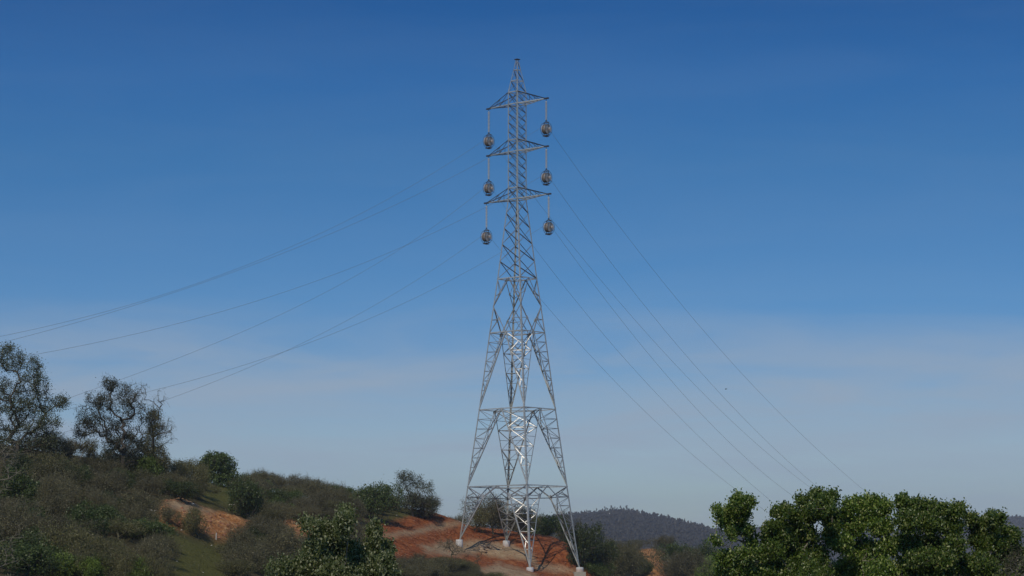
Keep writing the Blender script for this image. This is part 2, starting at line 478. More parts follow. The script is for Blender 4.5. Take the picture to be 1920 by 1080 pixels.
def fbm(x, y, oct=4, seed=0):
    s = 0; a = 1.0; t = 0
    for i in range(oct):
        s = s + a * vnoise(x * 2 ** i, y * 2 ** i, seed + i); t += a; a *= 0.55
    return s / t - 0.5
def masks(x, y, z):
    px, py = project(x, y, z)
    ok = (y > 110) & (y < 420)
    def mk(polys, w, warp):
        m = np.zeros(px.shape)
        for i, p in enumerate(polys):
            m = np.maximum(m, soft(inpoly(px, py, p, warp, i * 1.7 + w), w))
        return np.where(ok, m, 0)
    return mk(DIRT, 4, 1.6), mk(PALE, 5, 2.0), mk(ORANGE, 6, 2.5), mk(GRASS, 14, 4.0)
def relief(x, y, dirt, orange):
    r = fbm(x / 6.0, y / 6.0, 4, 3) * 0.7
    flat = np.clip(dirt + orange, 0, 1)
    r = r * (1 - 0.75 * flat)
    r = r + dirt * (fbm(x / 1.3, y / 1.3, 3, 11) * 0.45 + fbm(x / 4.0, y / 2.2, 3, 12) * 0.5) + orange * (fbm(x / 1.6, y / 1.6, 4, 17) * 1.1 + 0.35)
    return r
def H(x, y):
    x = np.asarray(x, float); y = np.asarray(y, float)
    z = H0(x, y)
    d, p, o, g = masks(x, y, z)
    return z + relief(x, y, d, o)
def hz(x, y): return float(H(np.array([x]), np.array([y]))[0])
_GX = np.arange(-82, 84, 0.8); _GY = np.arange(100, 415, 0.8)
_GXX, _GYY = np.meshgrid(_GX, _GY)
_HG = H(_GXX, _GYY)
def hq(x, y):
    """fast bilinear height"""
    u = min(max((x - _GX[0]) / 0.8, 0), len(_GX) - 1.001); v = min(max((y - _GY[0]) / 0.8, 0), len(_GY) - 1.001)
    i, j = int(v), int(u); fv, fu = v - i, u - j
    return float((_HG[i, j] * (1 - fu) + _HG[i, j + 1] * fu) * (1 - fv) + (_HG[i + 1, j] * (1 - fu) + _HG[i + 1, j + 1] * fu) * fv)
def hit(px, py, y0=105.0, y1=410.0):
    """first terrain point seen at a pixel"""
    Y = y0
    while Y < y1:
        p = P(px, py, Y)
        if abs(p.x) < 82 and hq(p.x, p.y) >= p.z: return Vector((p.x, p.y, hq(p.x, p.y)))
        Y += 0.5
    return None

az = np.radians(np.concatenate([np.arange(-180, -14, 4.0), np.arange(-14, 14.01, 0.065), np.arange(16, 180.1, 4.0)]))
rad = np.concatenate([np.array([0.5, 3, 6, 10]), np.arange(15, 105, 6.0), np.arange(105, 300, 0.75), np.arange(300, 420, 2.0), np.array([430, 450, 480, 520, 580, 660, 760, 900, 1100, 1400, 1800, 2400, 3200, 4500, 6000])])
A_, R_ = np.meshgrid(az, rad)
TX, TY = R_ * np.sin(A_), R_ * np.cos(A_)
TZ0 = H0(TX, TY)
md, mpale, mo, mg = masks(TX, TY, TZ0)
TZ = TZ0 + relief(TX, TY, md, mo)
farw = np.clip((R_ - 420) / 200, 0, 1)
TZ = TZ * (1 - farw) + (-16) * farw
back = np.clip((-TY) / 40, 0, 1)
TZ = TZ * (1 - back) + (-1.8) * back * (1 - farw) + (-16) * back * farw
nr, na = TX.shape
idx = np.arange(nr * na).reshape(nr, na)
faces = np.stack([idx[:-1, :-1], idx[:-1, 1:], idx[1:, 1:], idx[1:, :-1]], -1).reshape(-1, 4)[:, ::-1]

def mat_ground():
    m, t, b = new_mat('hillside_soil')
    at = t.nodes.new('ShaderNodeVertexColor'); at.layer_name = 'cover'
    s = t.nodes.new('ShaderNodeSeparateColor'); t.links.new(at.outputs[0], s.inputs[0])
    geo = t.nodes.new('ShaderNodeNewGeometry')
    n1 = noise_node(t, 0.25, 8, 0.65, vec=geo.outputs['Position'])
    n2 = noise_node(t, 1.7, 8, 0.7, vec=geo.outputs['Position'])
    n3 = noise_node(t, 0.9, 5, 0.6, vec=geo.outputs['Position'])
    base = ramp_node(t, n1.outputs[0], [(0.3, (0.070, 0.066, 0.030)), (0.5, (0.095, 0.080, 0.040)), (0.7, (0.12, 0.088, 0.048))])
    grass = ramp_node(t, n2.outputs[0], [(0.3, (0.095, 0.100, 0.024)), (0.7, (0.155, 0.150, 0.042))])
    n5 = noise_node(t, 1.1, 9, 0.75, vec=geo.outputs['Position'])
    dirt = ramp_node(t, n5.outputs[0], [(0.36, (0.11, 0.030, 0.011)), (0.45, (0.25, 0.076, 0.027)), (0.55, (0.34, 0.112, 0.040)), (0.68, (0.46, 0.21, 0.09))])
    pale = ramp_node(t, n3.outputs[0], [(0.3, (0.31, 0.215, 0.125)), (0.7, (0.48, 0.36, 0.225))])
    orng = ramp_node(t, n2.outputs[0], [(0.36, (0.34, 0.13, 0.045)), (0.50, (0.50, 0.235, 0.085)), (0.64, (0.68, 0.42, 0.21))])
    grime = ramp_node(t, n1.outputs[0], [(0.42, (0, 0, 0)), (0.62, (1, 1, 1))])
    c = mix_rgb(t, s.outputs[2], base.outputs[0], grass.outputs[0])       # B: grass
    c = mix_rgb(t, s.outputs[0], c, dirt.outputs[0])                      # R: red soil
    pf = math_node(t, 'MULTIPLY', s.outputs[1], math_node(t, 'MULTIPLY_ADD', n2.outputs[0], 0.8, 0.55))
    pf2 = t.nodes.new('ShaderNodeClamp'); t.links.new(pf, pf2.inputs[0])
    al = t.nodes.new('ShaderNodeAttribute'); al.attribute_name = 'orange'
    c = mix_rgb(t, al.outputs['Fac'], c, orng.outputs[0])
    c = mix_rgb(t, pf2.outputs[0], c, pale.outputs[0])                    # G: compacted pale track
    t.links.new(c, b.inputs['Base Color'])
    b.inputs['Roughness'].default_value = 0.95
    b.inputs['Specular IOR Level'].default_value = 0.1
    bump(t, b, math_node(t, 'ADD', n2.outputs[0], n5.outputs[0]), 0.9, 0.4)
    return m
M['ground'] = mat_ground()
me = mesh_np('hillside_ground', np.stack([TX, TY, TZ], -1).reshape(-1, 3), faces, M['ground'], True)
ca = me.color_attributes.new('cover', 'FLOAT_COLOR', 'POINT')
ca.data.foreach_set('color', np.stack([md, mpale, mg, np.ones_like(md)], -1).astype(np.float32).ravel())
fa = me.attributes.new('orange', 'FLOAT', 'POINT')
fa.data.foreach_set('value', mo.astype(np.float32).ravel())
ground = link('hillside_ground', me)
tag(ground, 'scrubby hillside with red soil cut around the pylon', kind='structure')

# ------------------------------------------------------------------ distant hills
def hill(name, prof, Yr, Y0, zbase, label, seed, x0, x1, step=6.0, bumpy=3.0, Yend=None):
    pxs = [p[0] for p in prof]; pys = [p[1] for p in prof]
    cols = np.arange(x0, x1, step)
    rows = np.concatenate([np.linspace(0, 1, 46), np.linspace(1.05, 1.6, 8)])
    vs = []
    ridge_py = np.interp(cols, pxs, pys)
    zz = np.array([P(c, r, Yr).z for c, r in zip(cols, ridge_py)])
    V_ = np.zeros((len(rows), len(cols), 3))
    for i, t in enumerate(rows):
        Y = Y0 + (Yr - Y0) * t
        X = (cols - 960) / F * Yr * (0.6 + 0.4 * t) / 1.0
        s = t if t <= 1 else 1 - (t - 1) * 1.2
        sh = t ** 1.12 if t <= 1 else max(0, s)
        z = zbase + (zz - zbase) * sh
        n = fbm(X / 120.0, np.full_like(X, Y / 120.0), 5, seed) * bumpy * (6 * min(s, 1) * (1 - min(s, 1)) + 0.12)
        V_[i, :, 0] = X; V_[i, :, 1] = Y; V_[i, :, 2] = z + n * 2
    idx = np.arange(len(rows) * len(cols)).reshape(len(rows), len(cols))
    f = np.stack([idx[:-1, :-1], idx[:-1, 1:], idx[1:, 1:], idx[1:, :-1]], -1).reshape(-1, 4)
    me = mesh_np(name, V_.reshape(-1, 3), f, M['hill'], True)
    o = link(name, me)
    tag(o, label, kind='structure')
    return V_
m, t, b = new_mat('far_hill_scrub')
geo = t.nodes.new('ShaderNodeNewGeometry')
n1 = noise_node(t, 0.012, 8, 0.7, vec=geo.outputs['Position'])
n2 = noise_node(t, 0.12, 4, 0.6, vec=geo.outputs['Position'])
r1 = ramp_node(t, n1.outputs[0], [(0.3, (0.030, 0.031, 0.024)), (0.6, (0.055, 0.050, 0.038)), (0.78, (0.11, 0.09, 0.065))])
r2 = ramp_node(t, n2.outputs[0], [(0.35, (0.55, 0.55, 0.55)), (0.65, (1.15, 1.15, 1.15))])
t.links.new(mix_rgb(t, 1.0, r1.outputs[0], r2.outputs[0], 'MULTIPLY'), b.inputs['Base Color'])
b.inputs['Roughness'].default_value = 1.0
b.inputs['Specular IOR Level'].default_value = 0.0
M['hill'] = m
PR1 = [(500, 1060), (800, 1010), (900, 990), (1000, 975), (1060, 966), (1080, 963), (1105, 960), (1130, 958), (1150, 956), (1175, 957), (1200, 962), (1230, 967), (1260, 973), (1290, 980), (1320, 988), (1350, 996), (1400, 1010), (1460, 1030), (1600, 1060)]
PR2 = [(900, 1050), (1200, 1020), (1330, 1000), (1400, 992), (1430, 990), (1470, 994), (1550, 1000), (1650, 996), (1740, 992), (1780, 984), (1805, 973), (1830, 969), (1850, 967), (1875, 973), (1900, 967), (1920, 969), (1980, 980), (2100, 1000), (2400, 1050)]
HV1 = hill('wooded_hill', PR1, 2300, 900, -16, 'wooded hill on the skyline right of the pylon', 5, 480, 1620)
HV2 = hill('farther_ridge', PR2, 3600, 2500, -16, 'farther blue ridge behind the leafy trees at right', 9, 880, 2420, bumpy=5)

# forest texture on the far hills: thousands of small crowns joined
def forest(name, HV, count, h0, h1, seed, label, tmax=0.86):
    r = np.random.default_rng(seed)
    nr_, nc_, _ = HV.shape
    k = r.uniform(3, 45.99, count); c = r.uniform(0, nc_ - 1.01, count)
    i = k.astype(int); j = c.astype(int); fi = (k - i)[:, None]; fj = (c - j)[:, None]
    p = (HV[i, j] * (1 - fi) + HV[i + 1, j] * fi) * (1 - fj) + (HV[i, j + 1] * (1 - fi) + HV[i + 1, j + 1] * fi) * fj
    keep = vnoise(p[:, 0] / 40, p[:, 1] / 60, seed) > 0.22
    p = p[keep]; n = len(p)
    hh = r.uniform(h0, h1, n) * (0.6 + 0.8 * r.random(n) ** 2); ww = hh * r.uniform(0.35, 0.6, n)
    ang = r.uniform(0, 6.28, n)
    oc = np.array([(1, 0, 0.5), (0, 1, 0.55), (-1, 0, 0.45), (0, -1, 0.5), (0, 0, 1.0), (0, 0, -0.1)])
    oc = oc[None] + r.uniform(-0.22, 0.22, (n, 6, 3))
    ca_, sa_ = np.cos(ang)[:, None], np.sin(ang)[:, None]
    x = (oc[:, :, 0] * ca_ - oc[:, :, 1] * sa_) * ww[:, None]; y = (oc[:, :, 0] * sa_ + oc[:, :, 1] * ca_) * ww[:, None]
    v = np.stack([p[:, 0:1] + x, p[:, 1:2] + y, p[:, 2:3] + oc[:, :, 2] * hh[:, None]], -1)
    f = np.array([(0, 1, 4), (1, 2, 4), (2, 3, 4), (3, 0, 4), (1, 0, 5), (2, 1, 5), (3, 2, 5), (0, 3, 5)])
    F_ = (f[None] + (np.arange(n) * 6)[:, None, None]).reshape(-1, 3)
    o = link(name, mesh_np(name, v.reshape(-1, 3), F_, M['leaf_far'], False, 3))
    tag(o, label, 'woodland', kind='stuff')
forest('hill_woodland', HV1, 26000, 1.4, 3.4, 21, 'scrub woodland covering the distant hill right of the pylon')
forest('ridge_woodland', HV2, 15000, 2.5, 6, 22, 'blue-grey woodland on the farther ridge behind the leafy trees')

#SECTION_TREES
# ------------------------------------------------------------------ lattice tower
tower = empty('transmission_tower', (TC.x, TC.y, hq(TC.x, TC.y)),
              'tall grey galvanised lattice pylon standing on red soil, three pairs of crossarms', 'pylon')
TO = Vector(tower.location)
def member(p0, p1, n, w=0.09, name='brace', mat='brace', parent=None, off=0.0, single=False, mb=None):
    """steel angle: one flange in the plane with normal n, the other turned inwards"""
    p0, p1 = Vector(p0) - TO, Vector(p1) - TO
    d = (p1 - p0).normalized()
    n = Vector(n); n = (n - d * n.dot(d)).normalized()
    s = d.cross(n)
    t_ = 0.014
    o = n * off
    q = [(-w / 2, 0), (w / 2, 0), (w / 2, -t_), (-w / 2 + t_, -t_), (-w / 2 + t_, -w * 0.9), (-w / 2, -w * 0.9)]
    vs = [e + s * a + n * b_ + o for e in (p0, p1) for (a, b_) in q]
    fs = [(i, (i + 1) % 6, 6 + (i + 1) % 6, 6 + i) for i in range(6)] + [(5, 4, 3, 2, 1, 0), (6, 7, 8, 9, 10, 11)]
    if mb is not None: mb.add(vs, fs); return None
    m = MB(); m.add(vs, fs)
    return m.build(name, M[mat], parent or tower)
def plate(c, n, d, w, h, name='gusset_plate', mb=None):
    c = Vector(c) - TO; n = Vector(n).normalized(); d = Vector(d); d = (d - n * d.dot(n)).normalized(); s = n.cross(d)
    R = Matrix((s, n, d)).transposed()
    if mb is not None: mb.box(c, (w, 0.016, h), R); return
    m = MB(); m.box(c, (w, 0.016, h), R); return m.build(name, M['steel'], tower)
FACES = [('near', 'left', V), ('near', 'right', U), ('left', 'far', -U), ('far', 'right', -V)]
def mid(c1, c2, z): return (corner(c1, z) + corner(c2, z)) * 0.5
def fnorm(c1, c2, z0, z1, outward):
    a, b_, c_ = corner(c1, z0), corner(c2, z0), mid(c1, c2, z1)
    n = (b_ - a).cross(c_ - a).normalized()
    return n if n.dot(outward) > 0 else -n
Z = {y: zl(y) for (y, h, m) in LEV}
Z_LOW = [zl(196), zl(285), zl(374)]
Z_TOP = [zl(173.6), zl(263), zl(353)]

# legs: one bent angle per corner, thicker towards the ground
for c, (sa, sb) in CORN.items():
    m_ = MB()
    zs = [FOOT[c].z, Z[912.5], Z[768], Z[624], Z[523], Z[374], Z[173.6], Z[152], Z[131.5], Z[112]]
    ws = [0.18, 0.18, 0.17, 0.155, 0.145, 0.13, 0.12, 0.07, 0.06, 0.06]
    rings = []
    for z, w in zip(zs, ws):
        p = corner(c, z) - TO
        u, v = U * -sa, V * -sb                     # flanges run along both faces towards the middle of each
        q = [(0, 0), (w, 0), (w, 0.022), (0.022, 0.022), (0.022, w), (0, w)]
        rings.append([p + u * a + v * b_ for a, b_ in q])
    n0 = 0
    vs = [v for r in rings for v in r]; fs = []
    for i in range(len(rings) - 1):
        for k in range(6):
            fs.append((i * 6 + k, i * 6 + (k + 1) % 6, i * 6 + 6 + (k + 1) % 6, i * 6 + 6 + k))
    m_.add(vs, fs)
    m_.build('leg', M['steel'], tower)
    # step bolts up the near-left leg
# horizontal rings
for y, w in ((131.5, 0.08), (152, 0.09), (173.6, 0.10), (196, 0.10), (263, 0.10), (285, 0.10), (353, 0.10), (374, 0.11), (523, 0.11), (624, 0.11), (768, 0.11), (912.5, 0.11)):
    z = zl(y)
    for c1, c2, on in FACES:
        member(corner(c1, z), corner(c2, z), fnorm(c1, c2, z, z + 1, on), w, 'horizontal_beam', 'steel')
# plan bracing inside the four big rings: diamond joining the middles
for y in (523, 624, 768, 912.5):
    z = zl(y)
    ms = [mid('near', 'left', z), mid('near', 'right', z), mid('far', 'right', z), mid('left', 'far', z)]
    for i in range(4):
        member(ms[i], ms[(i + 1) % 4], (0, 0, -1), 0.08, 'plan_brace')
# top cap
m_ = MB(); m_.box(Vector((TC.x, TC.y, zl(111.5))) - TO, (0.5, 0.5, 0.08), Matrix.Rotation(-ALPHA, 3, 'Z')); m_.build('top_cap', M['darksteel'], tower)
# X bracing in the column, the peak and the upper taper
def xpanels(levels, w0, w1, name='cross_brace'):
    for i in range(len(levels) - 1):
        za, zb = levels[i], levels[i + 1]
        w = w0 + (w1 - w0) * i / max(1, len(levels) - 2)
        for c1, c2, on in FACES:
            n = fnorm(c1, c2, za, zb, on)
            hand = on is V or on is U or on == V or on == U
            ca1, ca2 = (c1, c2) if c1 in ('left', 'far') or (c1 == 'near' and c2 == 'right') else (c2, c1)
            member(corner(ca1, zb), corner(ca2, za), n, w * 0.85, name, 'darksteel', off=-0.03)  # dark tint stands in for the shaded face of this diagonal
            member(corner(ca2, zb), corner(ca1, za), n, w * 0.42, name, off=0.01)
xpanels([zl(y) for y in (131.5, 113)], 0.05, 0.05)
xpanels([zl(y) for y in (152, 131.5)], 0.06, 0.05)
xpanels([zl(y) for y in (173.6, 152)], 0.07, 0.06)
xpanels([zl(y) for y in (196, 173.6)], 0.08, 0.08)
xpanels([zl(y) for y in np.linspace(263, 196, 5)], 0.085, 0.085)
xpanels([zl(y) for y in (285, 263)], 0.08, 0.08)
xpanels([zl(y) for y in np.linspace(353, 285, 5)], 0.09, 0.085)
xpanels([zl(y) for y in (374, 353)], 0.085, 0.085)
xpanels([zl(y) for y in (523, 490, 458, 428, 400, 374)], 0.12, 0.09)
# diamond storey 523-624
zt, zb_, zm = zl(523), zl(624), zl(574)
for c1, c2, on in FACES:
    n = fnorm(c1, c2, zb_, zt, on)
    mt, mb_ = mid(c1, c2, zt), mid(c1, c2, zb_)
    for c in (c1, c2):
        k = corner(c, zm)
        member(mt, k, n, 0.10, 'diamond_brace', off=0.01)
        member(mb_, k, n, 0.10, 'diamond_brace', off=0.01)
        d1 = (mt + k) * 0.5; d2 = (mb_ + k) * 0.5
        member(corner(c, zt), d1, n, 0.062, 'secondary_brace', off=-0.02)
        member(corner(c, zl(556)), d1, n, 0.062, 'secondary_brace', off=-0.02)
        member(corner(c, zb_), d2, n, 0.062, 'secondary_brace', off=-0.02)
        member(corner(c, zl(600)), d2, n, 0.062, 'secondary_brace', off=-0.02)
        plate(d2, n, k - mb_, 0.28, 0.4)
        plate(d1, n, k - mt, 0.22, 0.3)
# A-frame storeys
def aframe(yt, yb, nsub, foot=None, knee=None):
    for c in CORN:
        zt = zl(yt)
        zbot = zl(yb) if foot is None else FOOT[c].z
        zsub = [zt + (zbot - zt) * i / nsub for i in range(nsub + 1)]
        apex = corner(c, zbot)
        inner = []                                  # the two inner chords, one in each face of this leg
        for c1, c2, on in FACES:
            if c not in (c1, c2): continue
            o_c = c2 if c == c1 else c1
            n = fnorm(c1, c2, zbot, zt, on)
            top = mid(c1, c2, zt)
            if knee:
                zk = zl(knee)
                frac = 0.58 if on is V or on is U else 0.6
                kp = corner(c, zk).lerp(mid(c1, c2, zk), frac)
                member(top, kp, n, 0.13, 'knee_brace', off=0.01)
                member(kp, apex, n, 0.12, 'inner_chord', 'steel', off=0.01)
                member(corner(c, zk), kp, n, 0.09, 'leg_strut')
                dm = corner(c, zt).lerp(kp, 0.55)
                member(corner(c, zt), kp, n, 0.10, 'knee_brace', off=-0.02)
                member(corner(c, zk), dm, n, 0.08, 'leg_lacing', off=-0.04)
                plate(kp, n, kp - apex, 0.42, 0.5)
                def chord(z, kp=kp, zk=zk):
                    return apex.lerp(kp, (z - apex.z) / (zk - apex.z))
                z0 = zk
            else:
                member(top, apex, n, 0.11, 'inner_chord', 'steel', off=0.01)
                plate(top - Vector((0, 0, 0.12)), n, (0, 0, 1), 0.5, 0.34)
                def chord(z, top=top, zt=zt):
                    return apex.lerp(top, (z - apex.z) / (zt - apex.z))
                z0 = zt
            zz = [z0 + (zbot - z0) * i / nsub for i in range(nsub + 1)]
            for i in range(1, nsub):
                member(corner(c, zz[i]), chord(zz[i]), n, 0.050, 'leg_strut')
            for i in range(nsub - 1):
                if i % 2 == 0: member(corner(c, zz[i + 1]), chord(zz[i]), n, 0.045, 'leg_lacing', off=-0.03) if i else member(corner(c, zz[0]), chord(zz[1]), n, 0.045, 'leg_lacing', off=-0.03)
                else: member(corner(c, zz[i]), chord(zz[i + 1]), n, 0.045, 'leg_lacing', off=-0.03)
            inner.append((chord, zz))
        (ca_, zz), (cb_, _) = inner
        nn = (ca_(zz[0]) - apex).cross(cb_(zz[0]) - apex).normalized()
        outv = corner(c, zt) - Vector((TC.x, TC.y, zt))
        if nn.dot(Vector((0, 0, 1))) < 0: nn = -nn
        # inner plane: struts and zigzag between the two chords
        for i in range(2, nsub, 2):
            member(ca_(zz[i]), cb_(zz[i]), nn, 0.075, 'inner_strut')
        for i in range(0, nsub - 2, 2):
            a0, b0 = ca_(zz[i]), cb_(zz[i]); a1, b1 = ca_(zz[i + 2]), cb_(zz[i + 2])
            am, bm = ca_(zz[i + 1]), cb_(zz[i + 1])
            if (i // 2) % 2 == 0:
                member(a0, b1, nn, 0.075, 'inner_lacing'); member(a1, (a0 + b1) * 0.5, nn, 0.08, 'inner_lacing', off=-0.03)
                if i == 0: member(b0, (a1 + b1) * 0.5, nn, 0.075, 'inner_lacing', off=-0.03)
            else:
                member(a0, b1, nn, 0.075, 'inner_lacing'); member(b0, (a0 + b1) * 0.5, nn, 0.07, 'inner_lacing', off=-0.03)
aframe(624, 768, 8)
aframe(768, 912.5, 8)
aframe(912.5, 1064, 8, foot=True, knee=932)
zk = zl(932)
for c1, c2, on in FACES:
    a = corner(c1, zk).lerp(mid(c1, c2, zk), 0.58); b_ = corner(c2, zk).lerp(mid(c1, c2, zk), 0.58)
    if on == -V or on == -U:
        member(a, b_, (0, 0, 1), 0.10, 'horizontal_beam', 'steel')

# crossarms
ARM = [(53.9, 0), (54.1, 1), (58.4, 2)]
TIPS = {}
for (lp, k) in ARM:
    z0, z1 = Z_LOW[k], Z_TOP[k]
    Lm = lp / math.cos(ALPHA) * mpp(TD, z0)
    for side in (1, -1):
        A0 = corner('near' if side > 0 else 'left', z0); B0 = corner('right' if side > 0 else 'far', z0)
        A1 = corner('near' if side > 0 else 'left', z1); B1 = corner('right' if side > 0 else 'far', z1)
        tip = Vector((TC.x, TC.y, z0 + 0.12)) + U * (side * Lm)
        TIPS[(k, side)] = tip
        mb = MB()
        for q, sv in ((A0, 1), (B0, -1)): member(q, tip, V * sv, 0.09, mb=mb)
        body = mb.build('crossarm', M['steel'], tower)
        for q in (A1, B1):
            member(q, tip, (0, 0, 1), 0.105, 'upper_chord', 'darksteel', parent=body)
        fr = [0, 0.22, 0.42, 0.60, 0.76]
        for i in range(len(fr) - 1):
            a, b_ = A0.lerp(tip, fr[i]), B0.lerp(tip, fr[i]); a2, b2 = A0.lerp(tip, fr[i + 1]), B0.lerp(tip, fr[i + 1])
            member(a, b2, (0, 0, -1), 0.08, 'arm_lacing', 'steel', parent=body, off=0.02)
            member(a2, b2, (0, 0, -1), 0.08, 'arm_lacing', 'steel', parent=body, off=0.02)
        for (L0, L1, sv) in ((A0, A1, 1), (B0, B1, -1)):
            n = V * sv
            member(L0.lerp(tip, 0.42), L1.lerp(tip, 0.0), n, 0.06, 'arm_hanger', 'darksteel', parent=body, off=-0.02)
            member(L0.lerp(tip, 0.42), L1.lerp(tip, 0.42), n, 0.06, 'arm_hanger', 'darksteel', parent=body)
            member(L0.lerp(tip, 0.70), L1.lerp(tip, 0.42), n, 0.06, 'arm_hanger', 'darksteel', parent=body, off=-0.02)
        m_ = MB(); m_.box(tip - TO + Vector((0, 0, -0.02)), (0.62, 0.22, 0.16), Matrix.Rotation(-ALPHA, 3, 'Z'))
        m_.build('tip_plate', M['darksteel'], body)
# footings
PED = {
 'near': ('round whitewashed footing under the nearest pylon leg', 0.40, 0.62),
 'right': ('round whitewashed footing on a square raw block, right-hand pylon leg', 0.42, 0.50),
 'far': ('short whitewashed footing under the farthest pylon leg', 0.40, 0.75),
 'left': ('tall whitewashed round footing under the left-hand pylon leg', 0.40, 1.5)}
for c, (lab, r, hgt) in PED.items():
    f = FOOT[c]
    gz = min(hq(f.x, f.y), f.z - 0.3)
    root = empty('concrete_footing', (f.x, f.y, gz), lab, 'footing', 'footings of the pylon legs')
    m_ = MB(); bot = gz - 0.5 if c != 'right' else f.z - 0.5
    m_.lathe([(r * 1.02, bot - gz), (r * 1.0, f.z - gz - 0.06), (r * 0.93, f.z - gz)], (0, 0, 0), n=20)
    m_.build('pedestal', M['concrete'], root)
    if c == 'right':
        m_ = MB(); m_.box((-0.1, 0.15, (f.z - 0.48 - 1.3) - gz), (1.3, 1.3, 2.6), Matrix.Rotation(0.18, 3, 'Z')); m_.build('base_block', M['rawconcrete'], root)
    m_ = MB(); m_.box((0, 0, f.z - gz + 0.02), (0.42, 0.42, 0.04), Matrix.Rotation(-ALPHA, 3, 'Z')); m_.build('base_plate', M['steel'], root)

# ------------------------------------------------------------------ insulator strings and stringing blocks
TIPPX = {(0, -1): (920, 265), (0, 1): (1022, 242), (1, -1): (918.5, 353), (1, 1): (1022, 333), (2, -1): (915, 444), (2, 1): (1026.5, 426)}
LVL = ['top', 'middle', 'bottom']
def rotv(): return Matrix((U, V, Vector((0, 0, 1)))).transposed()
HANG = {}
for (k, side), tip in TIPS.items():
    base = tip + Vector((0, 0, -0.10)) + U * (side * -0.02)
    sname = 'right' if side > 0 else 'left'
    st = empty('insulator_string', base, f'string of grey insulator discs hanging from the {LVL[k]} crossarm, {sname} side of the pylon', 'insulator', 'insulator strings under the crossarms')
    zc = P(*TIPPX[(k, side)], base.y).z              # centre of the block
    ln = base.z - (zc + 0.95)
    m_ = MB(); m_.tube([(0, 0, 0.04), (0, 0, -0.24)], 0.03, 6); m_.tube([(0, 0, -ln + 0.14), (0, 0, -ln)], 0.03, 6)
    m_.build('fitting', M['darksteel'], st)
    nd = 15; pit = (ln - 0.36) / nd
    prof = []
    for i in range(nd):
        h = -0.24 - i * pit
        prof += [(0.035, h), (0.055, h - pit * 0.25), (0.14, h - pit * 0.62), (0.15, h - pit * 0.72), (0.05, h - pit * 0.76), (0.03, h - pit * 0.98)]
    m_ = MB(); m_.lathe(prof, (0, 0, 0), n=10); m_.build('disc_stack', M['insulator'], st, True)
    c = Vector((base.x, base.y, zc)); HANG[(k, side)] = c
    bl = empty('stringing_block', c, f'brown and grey multi-wheel stringing block hanging from the {LVL[k]} insulator string, {sname} side', 'pulley', 'stringing blocks hanging under the insulators')
    R = rotv()
    for i in range(5):
        o = (i - 2) * 0.115
        rr = 0.56 if i != 2 else 0.50
        m_ = MB(); m_.lathe([(0.10, -0.045), (rr - 0.10, -0.035), (rr, -0.05), (rr - 0.05, -0.012), (rr - 0.05, 0.012), (rr, 0.05), (rr - 0.10, 0.035), (0.10, 0.045)], U * o, U, 22)
        m_.build('sheave_wheel', M['nylon'] if i % 2 else M['aluminium'], bl)
    fm = MB()
    for o in (-0.33, 0.33):
        for sv in (-1, 1):
            pts = []
            for q in range(9):
                a = math.pi * (q / 8.0)
                pts.append(U * o + V * (sv * 0.60 * math.sin(a) ** 0.8) + Vector((0, 0, 0.68 * math.cos(a))))
            fm.tube(pts, 0.024, 5)
        fm.tube([U * o + Vector((0, 0, 0.74)), U * o + Vector((0, 0, -0.74))], 0.03, 5)
    fm.box(Vector((0, 0, 0.74)), (0.78, 0.10, 0.07), R); fm.box(Vector((0, 0, -0.74)), (0.9, 0.24, 0.07), R)
    fm.box(Vector((0, 0, -0.83)) + U * -0.05, (0.40, 0.62, 0.06), R)
    fm.box(U * 0.46 + Vector((0, 0, -0.02)), (0.10, 0.22, 0.22), R)
    fm.build('frame', M['darksteel'], bl)
    m_ = MB(); m_.box(U * 0.50 + Vector((0, 0, -0.02)), (0.08, 0.24, 0.26), R); m_.build('highlight_plate', M['concrete'], bl)  # white box added as the bright highlight on the block's end
    m_ = MB(); m_.tube([U * -0.42, U * 0.42], 0.05, 8); m_.build('axle', M['darksteel'], bl)
    m_ = MB()
    m_.tube([U * 0.28 + Vector((0, 0, 0.76)), Vector((0, 0, 0.98))], 0.03, 6); m_.tube([U * -0.28 + Vector((0, 0, 0.76)), Vector((0, 0, 0.98))], 0.03, 6)
    m_.box(Vector((0, 0, 0.92)), (0.16, 0.08, 0.16), R)
    m_.build('yoke', M['darksteel'], bl)

